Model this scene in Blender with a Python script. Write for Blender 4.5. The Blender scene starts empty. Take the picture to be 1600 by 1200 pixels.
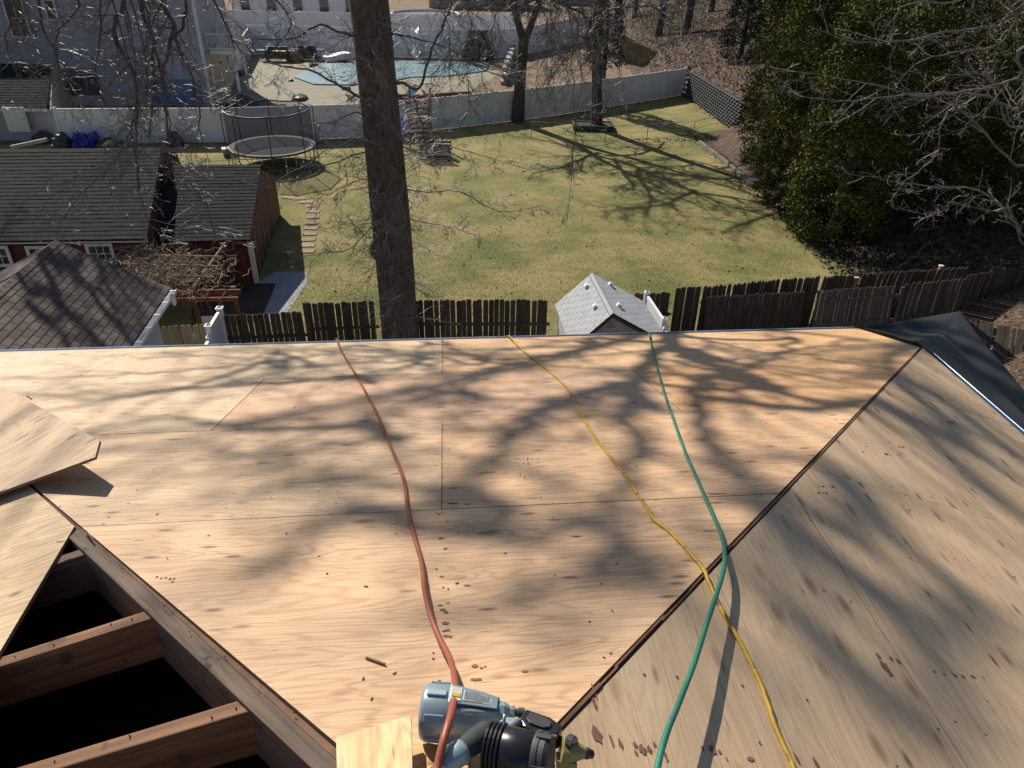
import bpy, bmesh, math, random
import numpy as np
from math import sin, cos, tan, radians, pi, sqrt, atan, atan2, hypot
from mathutils import Vector, Matrix
sc = bpy.context.scene
col = sc.collection
random.seed(7); np.random.seed(7)
# ---------------------------------------------------------------- camera
F = 1150.0; H = 10.4; PITCH = radians(32); ROLL = radians(1.2)
CM = Matrix.Rotation(pi/2-PITCH, 3, 'X') @ Matrix.Rotation(ROLL, 3, 'Z')
CAM = Vector((0, 0, H))
cd = bpy.data.cameras.new('camera'); cam = bpy.data.objects.new('camera', cd); col.objects.link(cam)
cd.sensor_width = 36; cd.lens = F/1600*36; cd.clip_start = 0.05; cd.clip_end = 2000
cam.location = CAM; cam.rotation_euler = CM.to_euler(); sc.camera = cam
# ---------------------------------------------------------------- sky, sun, exposure
AZ = radians(32); EL = radians(38)
w = bpy.data.worlds.new('World'); sc.world = w; w.use_nodes = True
nt = w.node_tree; bg = nt.nodes['Background']
sky = nt.nodes.new('ShaderNodeTexSky'); sky.sky_type = 'NISHITA'; sky.sun_disc = False
sky.sun_elevation = EL; sky.sun_rotation = -AZ; sky.air_density = 1.0; sky.dust_density = 0.6; sky.ozone_density = 1.2
nt.links.new(sky.outputs[0], bg.inputs[0]); bg.inputs[1].default_value = 0.066
sd = bpy.data.lights.new('sun', 'SUN'); sun = bpy.data.objects.new('sun', sd); col.objects.link(sun)
sd.energy = 5.0; sd.angle = radians(0.53); sd.color = (1.0, 0.94, 0.83)
SDIR = Vector((sin(AZ)*cos(EL), -cos(AZ)*cos(EL), -sin(EL)))
sun.rotation_euler = SDIR.to_track_quat('-Z', 'Y').to_euler(); sun.location = (-20, 30, 40)
sc.view_settings.view_transform = 'Standard'; sc.view_settings.look = 'None'
sc.view_settings.exposure = 0.2; sc.view_settings.gamma = 1.0; sc.view_settings.use_curve_mapping = False
# ---------------------------------------------------------------- survey helpers (a pixel and a known height, depth or plane give a point)
def ray(x, y): return CM @ Vector(((x-800)/F, -(y-600)/F, -1.0))
def G(x, y, z=0.0):
    d = ray(x, y); return CAM + d*((z-H)/d.z)
def V(x, y, Y):
    d = ray(x, y); return CAM + d*(Y/d.y)
def onplane(x, y, p0, n):
    d = ray(x, y); return CAM + d*(n.dot(p0-CAM)/n.dot(d))
# house roof frame: E along the eave to the right, N out over the eave, D down the front slope
YAW = radians(5.8); AL = atan(4/12)
RN = Vector((-sin(YAW), cos(YAW), 0)); RE = Vector((cos(YAW), sin(YAW), 0)); UP = Vector((0, 0, 1))
RD = RN*cos(AL) - UP*sin(AL); RNF = RN*sin(AL) + UP*cos(AL); R0 = CAM - RNF*1.085
def RP(e, d, h=0.0): return R0 + RE*e + RD*d + RNF*h
def RX(x, y, h=0.0): return onplane(x, y, R0+RNF*h, RNF)
APEX = RP(-.03, 1.07)
HR = RP(3.58, 5.19) - APEX
NR = HR.cross(RN).normalized(); NR = NR if NR.z > 0 else -NR
HL = RP(-1.61, 2.86) - APEX
NL = HL.cross(RN).normalized(); NL = NL if NL.z > 0 else -NL
LR = (RN.cross(NR)).normalized(); LR = LR if LR.dot(RE) > 0 else -LR      # down the right slope
LL = (RN.cross(NL)).normalized(); LL = LL if LL.dot(RE) < 0 else -LL      # down the left slope
def SR(l, n, h=0.0): return APEX + LR*l + RN*n + NR*h
def SL(l, n, h=0.0): return APEX + LL*l + RN*n + NL*h
def SRX(x, y, h=0.0): return onplane(x, y, APEX+NR*h, NR)
# ---------------------------------------------------------------- materials
def newmat(name):
    m = bpy.data.materials.new(name); m.use_nodes = True
    t = m.node_tree; return m, t, t.nodes['Principled BSDF']
def ND(t, ty, **kw):
    n = t.nodes.new(ty)
    for k, v in kw.items(): setattr(n, k, v)
    return n
def ramp(t, fac, stops):
    r = ND(t, 'ShaderNodeValToRGB'); el = r.color_ramp.elements
    while len(el) < len(stops): el.new(0.5)
    for e, (p, c) in zip(el, stops): e.position = p; e.color = (*c, 1) if len(c) == 3 else c
    t.links.new(fac, r.inputs[0]); return r.outputs[0]
def noise(t, vec, scale, detail=4, rough=.55, dist=0.0):
    n = ND(t, 'ShaderNodeTexNoise'); n.inputs['Scale'].default_value = scale; n.inputs['Detail'].default_value = detail
    n.inputs['Roughness'].default_value = rough; n.inputs['Distortion'].default_value = dist
    t.links.new(vec, n.inputs['Vector']); return n.outputs[0]
def mapping(t, vec, scale=(1, 1, 1), rot=(0, 0, 0)):
    m = ND(t, 'ShaderNodeMapping'); m.inputs['Scale'].default_value = scale; m.inputs['Rotation'].default_value = rot
    t.links.new(vec, m.inputs['Vector']); return m.outputs[0]
def mix(t, a, b, fac, mode='MIX'):
    m = ND(t, 'ShaderNodeMix', data_type='RGBA', blend_type=mode)
    for s, v in ((0, fac), (6, a), (7, b)):
        if isinstance(v, (int, float)): m.inputs[s].default_value = v
        elif isinstance(v, tuple): m.inputs[s].default_value = (*v, 1)
        else: t.links.new(v, m.inputs[s])
    return m.outputs[2]
def math_(t, op, a, b=0.0, clamp=False):
    m = ND(t, 'ShaderNodeMath', operation=op, use_clamp=clamp)
    for s, v in ((0, a), (1, b)):
        if isinstance(v, (int, float)): m.inputs[s].default_value = v
        else: t.links.new(v, m.inputs[s])
    return m.outputs[0]
def bump(t, b, height, strength=.3, dist=.01):
    n = ND(t, 'ShaderNodeBump'); n.inputs['Strength'].default_value = strength; n.inputs['Distance'].default_value = dist
    t.links.new(height, n.inputs['Height']); t.links.new(n.outputs[0], b.inputs['Normal'])
def coords(t, rnd=True, space='Object'):
    tc = ND(t, 'ShaderNodeTexCoord').outputs[space]
    if not rnd: return tc
    oi = ND(t, 'ShaderNodeObjectInfo'); v = ND(t, 'ShaderNodeVectorMath', operation='ADD')
    s = math_(t, 'MULTIPLY', oi.outputs['Random'], 37.0)
    cx = ND(t, 'ShaderNodeCombineXYZ')
    for i in range(3): t.links.new(s, cx.inputs[i])
    t.links.new(tc, v.inputs[0]); t.links.new(cx.outputs[0], v.inputs[1]); return v.outputs[0]
def randval(t, lo, hi):
    oi = ND(t, 'ShaderNodeObjectInfo'); return math_(t, 'ADD', math_(t, 'MULTIPLY', oi.outputs['Random'], hi-lo), lo)
def surf(name, c1, c2=None, scale=6.0, rough=.8, bmp=0.0, bscale=None, stretch=(1, 1, 1), rnd=None, metal=0.0, spots=None, bdist=.01, lo=.35, hi=.65, spec=.5):
    m, t, b = newmat(name); c2 = c2 or tuple(x*.8 for x in c1)
    co = coords(t); mp = mapping(t, co, stretch)
    n = noise(t, mp, scale, 6, .6)
    c = ramp(t, n, [(lo, c1), (hi, c2)])
    if spots:
        n2 = noise(t, co, spots[0], 3, .6); c = mix(t, c, spots[2], ramp(t, n2, [(spots[1], (0, 0, 0)), (spots[1]+.08, (1, 1, 1))]))
    if rnd: c = mix(t, c, (0, 0, 0), math_(t, 'SUBTRACT', 1.0, randval(t, rnd[0], rnd[1])))
    t.links.new(c, b.inputs['Base Color']); b.inputs['Roughness'].default_value = rough; b.inputs['Metallic'].default_value = metal; b.inputs['Specular IOR Level'].default_value = spec
    if bmp: bump(t, b, noise(t, mp, bscale or scale*3, 6, .65), bmp, bdist)
    return m

# plywood: long grain on local X, one tint per sheet from the object colour
def plywood(name, figure=1.0, knots=.45, weather=.45, ks=(2.1, 4.2, 1), ring=.30, kw=(.045, .12), kf=.72):
    m, t, b = newmat(name); co = coords(t)
    oi = ND(t, 'ShaderNodeObjectInfo')
    # knots (elongated voronoi cells)
    vk = ND(t, 'ShaderNodeTexVoronoi'); vk.inputs['Scale'].default_value = 1.0; vk.inputs['Randomness'].default_value = 1.0
    t.links.new(mapping(t, co, ks), vk.inputs['Vector'])
    kd = vk.outputs['Distance']
    # contour-line figure of rotary cut veneer, bent around the knots
    n0 = noise(t, mapping(t, co, (.5, 3.4, 1)), 1.25, 3, .5, .3)
    kk = math_(t, 'MULTIPLY', math_(t, 'POWER', 2.718, math_(t, 'MULTIPLY', kd, -9.0)), .16)
    n0k = math_(t, 'ADD', n0, kk)
    rings = math_(t, 'SINE', math_(t, 'MULTIPLY', n0k, 150.0))
    rings = math_(t, 'POWER', math_(t, 'ADD', math_(t, 'MULTIPLY', rings, .5), .5), 3.0)
    fib = noise(t, mapping(t, co, (3, 160, 1)), 1.0, 5, .7)
    brd = noise(t, mapping(t, co, (.9, 3.2, 1)), 1.0, 4, .6)
    base = mix(t, oi.outputs['Color'], (.58, .33, .17), ramp(t, brd, [(.40, (0, 0, 0)), (.75, (.4, .4, .4))]))
    base = mix(t, base, (.36, .16, .08), math_(t, 'MULTIPLY', rings, ring*figure))
    base = mix(t, base, (.30, .17, .09), ramp(t, fib, [(.48, (0, 0, 0)), (.72, (.6, .6, .6))]))
    # grey weathering bands along the grain
    wz = noise(t, mapping(t, co, (.7, 5, 1)), 1.6, 5, .65)
    base = mix(t, base, (.34, .27, .21), ramp(t, wz, [(.52, (0, 0, 0)), (.72, (weather,)*3)]))
    # knots
    kmask = ramp(t, math_(t, 'ADD', kd, math_(t, 'MULTIPLY', math_(t, 'SUBTRACT', brd, .5), .12)), [(kw[0], (1, 1, 1)), (kw[1], (0, 0, 0))])
    has = ramp(t, vk.outputs['Color'], [(knots, (0, 0, 0)), (knots+.05, (1, 1, 1))])
    base = mix(t, base, (.17, .075, .035), math_(t, 'MULTIPLY', math_(t, 'MULTIPLY', kmask, has), kf))
    # small pin knots and tears
    vs = ND(t, 'ShaderNodeTexVoronoi'); vs.inputs['Scale'].default_value = 1.0
    t.links.new(mapping(t, co, (5.0, 14, 1)), vs.inputs['Vector'])
    sm = ramp(t, vs.outputs['Distance'], [(.06, (1, 1, 1)), (.19, (0, 0, 0))])
    hs = ramp(t, vs.outputs['Color'], [(.40, (0, 0, 0)), (.55, (1, 1, 1))])
    base = mix(t, base, (.12, .06, .035), math_(t, 'MULTIPLY', math_(t, 'MULTIPLY', sm, hs), .8))
    vt = ND(t, 'ShaderNodeTexVoronoi'); vt.inputs['Scale'].default_value = 1.0
    t.links.new(mapping(t, co, (7, 90, 1)), vt.inputs['Vector'])
    tr = ramp(t, vt.outputs['Distance'], [(.10, (1, 1, 1)), (.22, (0, 0, 0))])
    ht = ramp(t, vt.outputs['Color'], [(.60, (0, 0, 0)), (.64, (1, 1, 1))])
    base = mix(t, base, (.09, .05, .03), math_(t, 'MULTIPLY', math_(t, 'MULTIPLY', tr, ht), .55))
    # dirt
    dn = noise(t, co, 2.3, 5, .65)
    base = mix(t, base, (.27, .19, .13), ramp(t, dn, [(.56, (0, 0, 0)), (.8, (.35, .35, .35))]))
    t.links.new(base, b.inputs['Base Color']); b.inputs['Roughness'].default_value = .62
    b.inputs['Specular IOR Level'].default_value = .35
    hh = math_(t, 'ADD', math_(t, 'MULTIPLY', fib, .6), math_(t, 'MULTIPLY', rings, -.25))
    hh = math_(t, 'ADD', hh, math_(t, 'MULTIPLY', noise(t, co, 1.2, 2, .5), 6.0))
    bump(t, b, hh, .35, .0022)
    return m
M = {}
M['ply'] = plywood('plywood', weather=.25, ring=.36, knots=.35, ks=(2.6, 6, 1), kw=(.05, .15))
M['plyknot'] = plywood('knotty_plywood', .9, .02, .15, (3.4, 8.0, 1), .16, (.07, .21), .6)
M['ply_edge'] = surf('plywood_edge', (.30, .18, .10), (.12, .07, .04), 60, .8, stretch=(1, 1, 30))
M['lumber'] = surf('lumber', (.30, .15, .075), (.13, .06, .03), 3, .75, .3, 30, (1, 22, 22), bdist=.004, spots=(9, .62, (.10, .05, .03)))
M['lumber_old'] = surf('old_lumber', (.20, .135, .095), (.10, .07, .055), 4, .85, .5, 30, (1, 20, 20), bdist=.004, spots=(14, .6, (.05, .04, .03)))
M['hipgap'] = surf('hip_edge_wood', (.22, .12, .07), (.10, .05, .03), 7, .85, .4, 40, bdist=.004)
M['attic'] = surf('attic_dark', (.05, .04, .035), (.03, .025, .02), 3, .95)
M['drip'] = surf('drip_metal', (.10, .16, .30), (.06, .10, .20), 3, .32, metal=.5)
M['dripw'] = surf('drip_metal_white', (.62, .66, .72), (.5, .54, .6), 3, .35, metal=.2)
M['siding'] = surf('siding', (.45, .44, .42), (.4, .39, .37), 2, .6)
M['rubber'] = surf('membrane', (.026, .026, .028), (.014, .014, .016), 3, .58, .3, 6, bdist=.01, lo=.3, hi=.7, spots=(30, .66, (.07, .07, .07)))
def bark(name, c1, c2, s=6):
    m, t, b = newmat(name); co = coords(t)
    n = noise(t, mapping(t, co, (s, s, s*.22)), 3.2, 6, .7, .6)
    n2 = noise(t, co, 1.5, 3, .5)
    c = ramp(t, n, [(.36, c2), (.62, c1)]); c = mix(t, c, tuple(x*1.25 for x in c1), ramp(t, n2, [(.5, (0, 0, 0)), (.75, (.6, .6, .6))]))
    t.links.new(c, b.inputs['Base Color']); b.inputs['Roughness'].default_value = .9
    bump(t, b, n, .9, .04); return m
M['bark'] = bark('oak_bark', (.155, .125, .098), (.040, .031, .025))
M['bark2'] = bark('grey_bark', (.11, .09, .072), (.035, .03, .025))
M['branch'] = surf('branch_bark', (.12, .10, .085), (.055, .045, .038), 5, .72, rnd=None)
M['twig'] = surf('twig_bark', (.21, .19, .17), (.10, .09, .08), 3, .5)
M['twigpale'] = surf('pale_twig_bark', (.36, .33, .30), (.22, .20, .18), 3, .5)
M['vine'] = surf('dead_vine', (.34, .25, .17), (.18, .12, .08), 6, .8)
M['vinyl'] = surf('white_vinyl', (.80, .80, .83), (.73, .73, .77), 1.5, .35)
M['pinkfloat'] = surf('float_vinyl', (.72, .62, .66), (.62, .52, .56), 3, .35)
M['fence'] = surf('weathered_fence', (.115, .084, .06), (.048, .037, .029), 3, .9, .5, 12, (6, 6, .5), rnd=(.65, 1.15), bdist=.006)
M['fencegold'] = surf('fence_new_post', (.50, .20, .07), (.35, .13, .05), 6, .8)
M['fencegrey'] = surf('grey_fence', (.165, .135, .11), (.08, .065, .052), 3, .9, .5, 12, (6, 6, .5), rnd=(.6, 1.2), bdist=.006)
M['fenceolive'] = surf('olive_fence', (.30, .25, .14), (.18, .14, .08), 3, .9, .4, 12, (6, 6, .5), rnd=(.8, 1.1))
M['grass'] = None
M['shgrey'] = surf('charcoal_shingle', (.044, .044, .047), (.020, .020, .022), 40, .9, .4, 120, rnd=(.75, 1.2), bdist=.003, spec=.08)
M['shbrown'] = surf('brown_shingle', (.175, .132, .112), (.10, .075, .066), 30, .9, .4, 120, rnd=(.62, 1.15), bdist=.003)
M['shlight'] = surf('light_grey_shingle', (.43, .44, .46), (.33, .34, .36), 30, .85, .4, 120, rnd=(.88, 1.08), bdist=.003)
M['shdark'] = surf('dark_grey_shingle', (.16, .155, .15), (.11, .105, .10), 30, .85, .4, 120, rnd=(.88, 1.08), bdist=.003)
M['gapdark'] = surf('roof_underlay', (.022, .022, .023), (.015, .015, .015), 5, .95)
M['redwall'] = surf('red_board', (.125, .020, .016), (.075, .014, .012), 3, .7, .2, 20, (8, 8, .6))
M['redwood'] = surf('red_brown_timber', (.22, .075, .04), (.12, .04, .025), 4, .8, .3, 20)
M['trim'] = surf('white_trim', (.72, .70, .66), (.62, .60, .56), 3, .6)
M['glass'] = surf('window_glass', (.05, .06, .07), (.03, .035, .04), 2, .08)
M['bluewall'] = surf('blue_grey_siding', (.36, .355, .395), (.31, .31, .35), .8, .6)
M['bluegar'] = surf('pale_blue_siding', (.42, .47, .55), (.37, .42, .50), .8, .6)
M['tanwall'] = surf('tan_wall', (.42, .36, .28), (.34, .29, .22), 2, .7)
M['shedwall'] = surf('shed_wall', (.34, .33, .33), (.30, .29, .29), 3, .6)
M['shedpale'] = surf('shed_pale_wall', (.62, .61, .58), (.55, .54, .52), 3, .6)
M['dirt'] = surf('brown_earth', (.24, .16, .095), (.15, .10, .06), .9, .95, .5, 14, bdist=.03, spots=(7, .6, (.10, .065, .04)))
M['mulch'] = surf('dark_mulch', (.085, .06, .045), (.04, .03, .024), 3, .95, .8, 25, bdist=.04)
M['concrete'] = surf('tan_concrete', (.27, .235, .16), (.19, .165, .115), 1.2, .85, .2, 20, spots=(3, .6, (.27, .22, .15)))
M['pool'] = surf('pool_cover', (.20, .30, .33), (.13, .23, .26), 1.5, .35, .3, 4, bdist=.03, spots=(2.2, .6, (.34, .42, .40)))
M['gravel'] = surf('pale_gravel', (.42, .42, .46), (.22, .22, .25), 22, .9, .8, 30, bdist=.03)
M['stone'] = surf('grey_stone', (.42, .40, .37), (.28, .26, .24), 5, .85, .4, 14, rnd=(.7, 1.15))
M['block'] = surf('concrete_block', (.15, .16, .175), (.085, .09, .10), 8, .9, .4, 30, rnd=(.75, 1.15))
M['paver'] = surf('paver_stone', (.36, .27, .19), (.26, .19, .13), 6, .9, .3, 20, rnd=(.8, 1.15))
M['timber'] = surf('grey_timber', (.30, .27, .24), (.18, .16, .14), 4, .9, .4, 20, (1, 10, 10))
M['blackp'] = surf('black_plastic', (.012, .012, .014), (.02, .02, .022), 8, .28)
M['blackm'] = surf('black_matte', (.03, .03, .032), (.05, .05, .05), 8, .55)
M['rubgrip'] = surf('grip_rubber', (.035, .042, .045), (.05, .055, .06), 40, .75, .3, 160, bdist=.001)
M['gunblue'] = surf('gun_metal_blue', (.34, .43, .47), (.29, .38, .43), 3, .34, .08, 60, metal=.3, bdist=.001, spots=(25, .68, (.12, .15, .17)))
M['steel'] = surf('bright_steel', (.55, .55, .56), (.4, .4, .41), 5, .28, metal=.9)
M['yelnose'] = surf('olive_yellow_nose', (.36, .30, .12), (.26, .21, .08), 5, .5)
M['yellow'] = surf('yellow_mark', (.75, .52, .05), (.65, .45, .04), 5, .5)
M['white'] = surf('white_label', (.66, .66, .64), (.58, .58, .56), 5, .5)
M['greylabel'] = surf('grey_label', (.60, .60, .59), (.52, .52, .52), 5, .5)
M['ink'] = surf('faded_ink', (.05, .045, .05), (.09, .08, .08), 50, .8)
M['stain'] = surf('red_brown_stain', (.18, .085, .055), (.26, .14, .09), 40, .75)
M['hosered'] = surf('red_hose', (.40, .105, .055), (.30, .08, .045), 6, .42, spots=(12, .64, (.16, .08, .05)))
M['hosegreen'] = surf('green_hose', (.035, .23, .15), (.025, .17, .115), 6, .42, spots=(14, .66, (.10, .16, .12)))
M['hoseyel'] = surf('yellow_hose', (.62, .39, .025), (.48, .30, .02), 6, .5, spots=(18, .58, (.18, .13, .05)))
M['net'] = None
M['tramp'] = surf('trampoline_mat', (.035, .042, .055), (.025, .03, .04), 2, .7, spec=.08)
M['navy'] = surf('navy_padding', (.02, .035, .12), (.015, .025, .08), 3, .5)
M['bluetarp'] = surf('blue_tarp', (.02, .03, .35), (.012, .02, .2), 4, .4)
M['bluedoor'] = surf('blue_cover', (.05, .16, .36), (.03, .10, .24), 2, .3)
M['darkcover'] = surf('dark_cover', (.05, .055, .07), (.03, .033, .042), 2, .6)
M['teal'] = surf('teal_plastic', (.05, .32, .38), (.04, .25, .3), 4, .4)
M['magenta'] = surf('magenta_plastic', (.45, .04, .2), (.35, .03, .15), 4, .4)
M['bluep'] = surf('blue_plastic', (.03, .10, .45), (.02, .07, .35), 4, .4)
M['bush'] = surf('yellow_green_leaf', (.20, .20, .04), (.12, .13, .03), 4, .7)
M['wire'] = surf('galvanised_wire', (.30, .31, .30), (.22, .23, .22), 4, .5, metal=.4)
M['rope'] = surf('pale_rope', (.62, .62, .45), (.55, .55, .4), 4, .7)
def leafmat(name, stops):
    m, t, b = newmat(name); g = ND(t, 'ShaderNodeNewGeometry')
    c = ramp(t, g.outputs['Random Per Island'], stops)
    n = noise(t, coords(t, False), 1.3, 3, .6)
    c = mix(t, c, stops[0][1], ramp(t, n, [(.42, (0, 0, 0)), (.62, (.75, .75, .75))]))
    t.links.new(c, b.inputs['Base Color']); b.inputs['Roughness'].default_value = .75; b.inputs['Specular IOR Level'].default_value = .15
    return m
M['holly'] = leafmat('evergreen_leaf', [(0, (.028, .038, .009)), (.45, (.088, .102, .018)), (1, (.25, .235, .045))])
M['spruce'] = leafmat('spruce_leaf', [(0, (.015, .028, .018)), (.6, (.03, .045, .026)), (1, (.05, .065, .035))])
M['litter'] = leafmat('fallen_leaf', [(0, (.05, .03, .02)), (.5, (.12, .075, .048)), (.85, (.22, .15, .095)), (1, (.45, .34, .23))])
M['blade'] = leafmat('grass_blade', [(0, (.12, .14, .045)), (.45, (.20, .185, .07)), (.8, (.29, .25, .11)), (1, (.42, .35, .18))])
# lawn
m, t, b = newmat('lawn_turf'); co = coords(t, False)
n1 = noise(t, co, .33, 5, .65); n2 = noise(t, co, 2.6, 5, .7); n3 = noise(t, co, 26, 4, .7)
c = ramp(t, n1, [(.36, (.145, .16, .036)), (.47, (.26, .23, .066)), (.60, (.40, .305, .125))])
c = mix(t, c, (.15, .165, .045), ramp(t, n2, [(.48, (0, 0, 0)), (.7, (.6, .6, .6))]))
c = mix(t, c, (.36, .265, .14), ramp(t, noise(t, co, .9, 4, .7), [(.56, (0, 0, 0)), (.78, (.8, .8, .8))]))
c = mix(t, c, (.08, .085, .028), ramp(t, n3, [(.45, (0, 0, 0)), (.72, (.85, .85, .85))]))
c = mix(t, c, (.42, .34, .17), ramp(t, noise(t, co, 11, 3, .7), [(.55, (0, 0, 0)), (.8, (.7, .7, .7))]))
t.links.new(c, b.inputs['Base Color']); b.inputs['Roughness'].default_value = .95
bump(t, b, n3, .9, .05); M['grass'] = m
# hill leaf litter base
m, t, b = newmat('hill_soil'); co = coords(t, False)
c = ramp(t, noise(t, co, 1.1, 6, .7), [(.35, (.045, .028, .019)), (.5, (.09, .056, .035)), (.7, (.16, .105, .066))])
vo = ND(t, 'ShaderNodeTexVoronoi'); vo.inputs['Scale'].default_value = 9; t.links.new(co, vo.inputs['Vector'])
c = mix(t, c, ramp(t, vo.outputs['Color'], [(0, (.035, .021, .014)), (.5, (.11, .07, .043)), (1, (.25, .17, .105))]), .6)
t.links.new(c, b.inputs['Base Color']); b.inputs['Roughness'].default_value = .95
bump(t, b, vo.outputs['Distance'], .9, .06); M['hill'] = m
# net: thin see-through mesh fabric
m, t, b = newmat('safety_net'); b.inputs['Base Color'].default_value = (.05, .052, .058, 1); b.inputs['Alpha'].default_value = .42; b.inputs['Roughness'].default_value = .8
M['net'] = m
# ---------------------------------------------------------------- mesh building
class B:
    def __init__(s): s.v = []; s.f = []; s.mi = []
    def add(s, vs, fs, mi=0):
        o = len(s.v); s.v += [tuple(x) for x in vs]; s.f += [tuple(i+o for i in f) for f in fs]; s.mi += [mi]*len(fs)
    def box(s, c, x, y, z, mi=0):       # centre and three half-extent vectors
        c, x, y, z = Vector(c), Vector(x), Vector(y), Vector(z)
        vs = [c+x*i+y*j+z*k for k in (-1, 1) for j in (-1, 1) for i in (-1, 1)]
        s.add(vs, [(0, 2, 3, 1), (4, 5, 7, 6), (0, 1, 5, 4), (2, 6, 7, 3), (0, 4, 6, 2), (1, 3, 7, 5)], mi)
    def abox(s, x0, x1, y0, y1, z0, z1, mi=0):
        s.box(((x0+x1)/2, (y0+y1)/2, (z0+z1)/2), ((x1-x0)/2, 0, 0), (0, (y1-y0)/2, 0), (0, 0, (z1-z0)/2), mi)
    def slab(s, pts, n, th, mi=0, side=None):  # polygon extruded by -n*th
        k = len(pts); side = mi if side is None else side
        pts = [Vector(p) for p in pts]; n = Vector(n)
        nn = Vector((0, 0, 0))
        for i in range(k): nn += pts[i].cross(pts[(i+1) % k])
        if nn.dot(n) < 0: pts = pts[::-1]
        s.add(pts+[p-n*th for p in pts], [tuple(range(k))], mi)
        o = len(s.v)-2*k
        s.f.append(tuple(o+k+i for i in reversed(range(k)))); s.mi.append(side)
        for i in range(k):
            j = (i+1) % k; s.f.append((o+i, o+k+i, o+k+j, o+j)); s.mi.append(side)
    def tube(s, pts, rad, n=6, mi=0, cap=True):
        pts = [Vector(p) for p in pts]; k = len(pts)
        if isinstance(rad, (int, float)): rad = [rad]*k
        t0 = (pts[1]-pts[0]).normalized(); a = t0.orthogonal().normalized()
        o = len(s.v); cs = [(cos(2*pi*i/n), sin(2*pi*i/n)) for i in range(n)]
        for i in range(k):
            if i < k-1: tt = (pts[i+1]-pts[i])
            else: tt = pts[i]-pts[i-1]
            if 0 < i < k-1: tt = pts[i+1]-pts[i-1]
            if tt.length < 1e-9: tt = t0
            tt.normalize(); t0 = tt
            a = (a-tt*a.dot(tt));
            if a.length < 1e-6: a = tt.orthogonal()
            a.normalize(); bb = tt.cross(a); p = pts[i]; r = rad[i]
            for c_, s_ in cs: s.v.append((p.x+(a.x*c_+bb.x*s_)*r, p.y+(a.y*c_+bb.y*s_)*r, p.z+(a.z*c_+bb.z*s_)*r))
        for i in range(k-1):
            q = o+i*n
            for j in range(n): s.f.append((q+j, q+(j+1) % n, q+n+(j+1) % n, q+n+j)); s.mi.append(mi)
        if cap and n > 3:
            s.f.append(tuple(o+j for j in reversed(range(n)))); s.mi.append(mi)
            s.f.append(tuple(o+(k-1)*n+j for j in range(n))); s.mi.append(mi)
    def lathe(s, p0, axis, prof, n=24, mi=0, sq=None):   # prof: (along, radius)
        p0 = Vector(p0); ax = Vector(axis).normalized()
        s.tube_prof(p0, ax, prof, n, mi)
    def tube_prof(s, p0, ax, prof, n, mi):
        a = ax.orthogonal().normalized(); bb = ax.cross(a); o = len(s.v)
        for l, r in prof:
            for j in range(n):
                th = 2*pi*j/n; p = p0+ax*l+(a*cos(th)+bb*sin(th))*r; s.v.append(tuple(p))
        for i in range(len(prof)-1):
            q = o+i*n
            for j in range(n): s.f.append((q+j, q+(j+1) % n, q+n+(j+1) % n, q+n+j)); s.mi.append(mi)
        s.f.append(tuple(o+j for j in reversed(range(n)))); s.mi.append(mi)
        s.f.append(tuple(o+(len(prof)-1)*n+j for j in range(n))); s.mi.append(mi)
    def grid(s, fn, nu, nv, mi=0):
        o = len(s.v)
        for j in range(nv+1):
            for i in range(nu+1): s.v.append(tuple(fn(i/nu, j/nv)))
        for j in range(nv):
            for i in range(nu):
                q = o+j*(nu+1)+i; s.f.append((q, q+1, q+nu+2, q+nu+1)); s.mi.append(mi)
def raw(name, b, mats, origin=None, smooth=False, R=None):
    me = bpy.data.meshes.new(name); vs = b.v
    if origin is not None:
        o = Vector(origin)
        if R is None: vs = [(x-o.x, y-o.y, z-o.z) for x, y, z in vs]
        else:
            Ri = R.transposed(); vs = [tuple(Ri @ (Vector(p)-o)) for p in vs]
    me.from_pydata(vs, [], b.f)
    for mm in (mats if isinstance(mats, (list, tuple)) else [mats]): me.materials.append(mm)
    me.polygons.foreach_set('material_index', b.mi)
    if smooth: me.polygons.foreach_set('use_smooth', [True]*len(b.f))
    me.update(); return me
PL = {}   # world location of each root
def obj(name, b, mats, parent=None, origin=None, R=None, smooth=False, color=None, kind=None, label=None, bevel=0):
    if origin is None:
        o = PL.get(parent.name, Vector((0, 0, 0))) if parent else Vector((0, 0, 0))
    else: o = Vector(origin)
    me = raw(name, b, mats, o, smooth, R)
    return place(name, me, parent, o, R, color, kind, label, bevel)
def place(name, me, parent, o, R=None, color=None, kind=None, label=None, bevel=0):
    ob = bpy.data.objects.new(name, me); col.objects.link(ob)
    po = PL.get(parent.name, Vector((0, 0, 0))) if parent else Vector((0, 0, 0))
    ob.parent = parent; ob.location = Vector(o)-po
    if R is not None: ob.rotation_euler = R.to_euler()
    if color: ob.color = (*color, 1)
    if kind: ob['kind'] = kind
    if label: ob['label'] = label
    if bevel:
        md = ob.modifiers.new('bevel', 'BEVEL'); md.width = bevel; md.segments = 2; md.limit_method = 'ANGLE'
    PL[ob.name] = Vector(o)
    return ob
def thing(name, label, cat, loc=(0, 0, 0), group=None):
    o = bpy.data.objects.new(name, None); col.objects.link(o); o.location = loc; o['label'] = label; o['category'] = cat
    o.empty_display_size = .2
    if group: o['group'] = group
    PL[o.name] = Vector(loc); return o
def tag(o, label, cat, group=None):
    o['label'] = label; o['category'] = cat
    if group: o['group'] = group
    return o
def setting(name, b, m, smooth=False):
    o = obj(name, b, m, smooth=smooth); o['kind'] = 'structure'; return o
def frame(x, z):
    x = Vector(x).normalized(); z = Vector(z); z = (z-x*z.dot(x)).normalized(); y = z.cross(x)
    return Matrix((x, y, z)).transposed()
def lerp(a, b, t): return a+(b-a)*t
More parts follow.
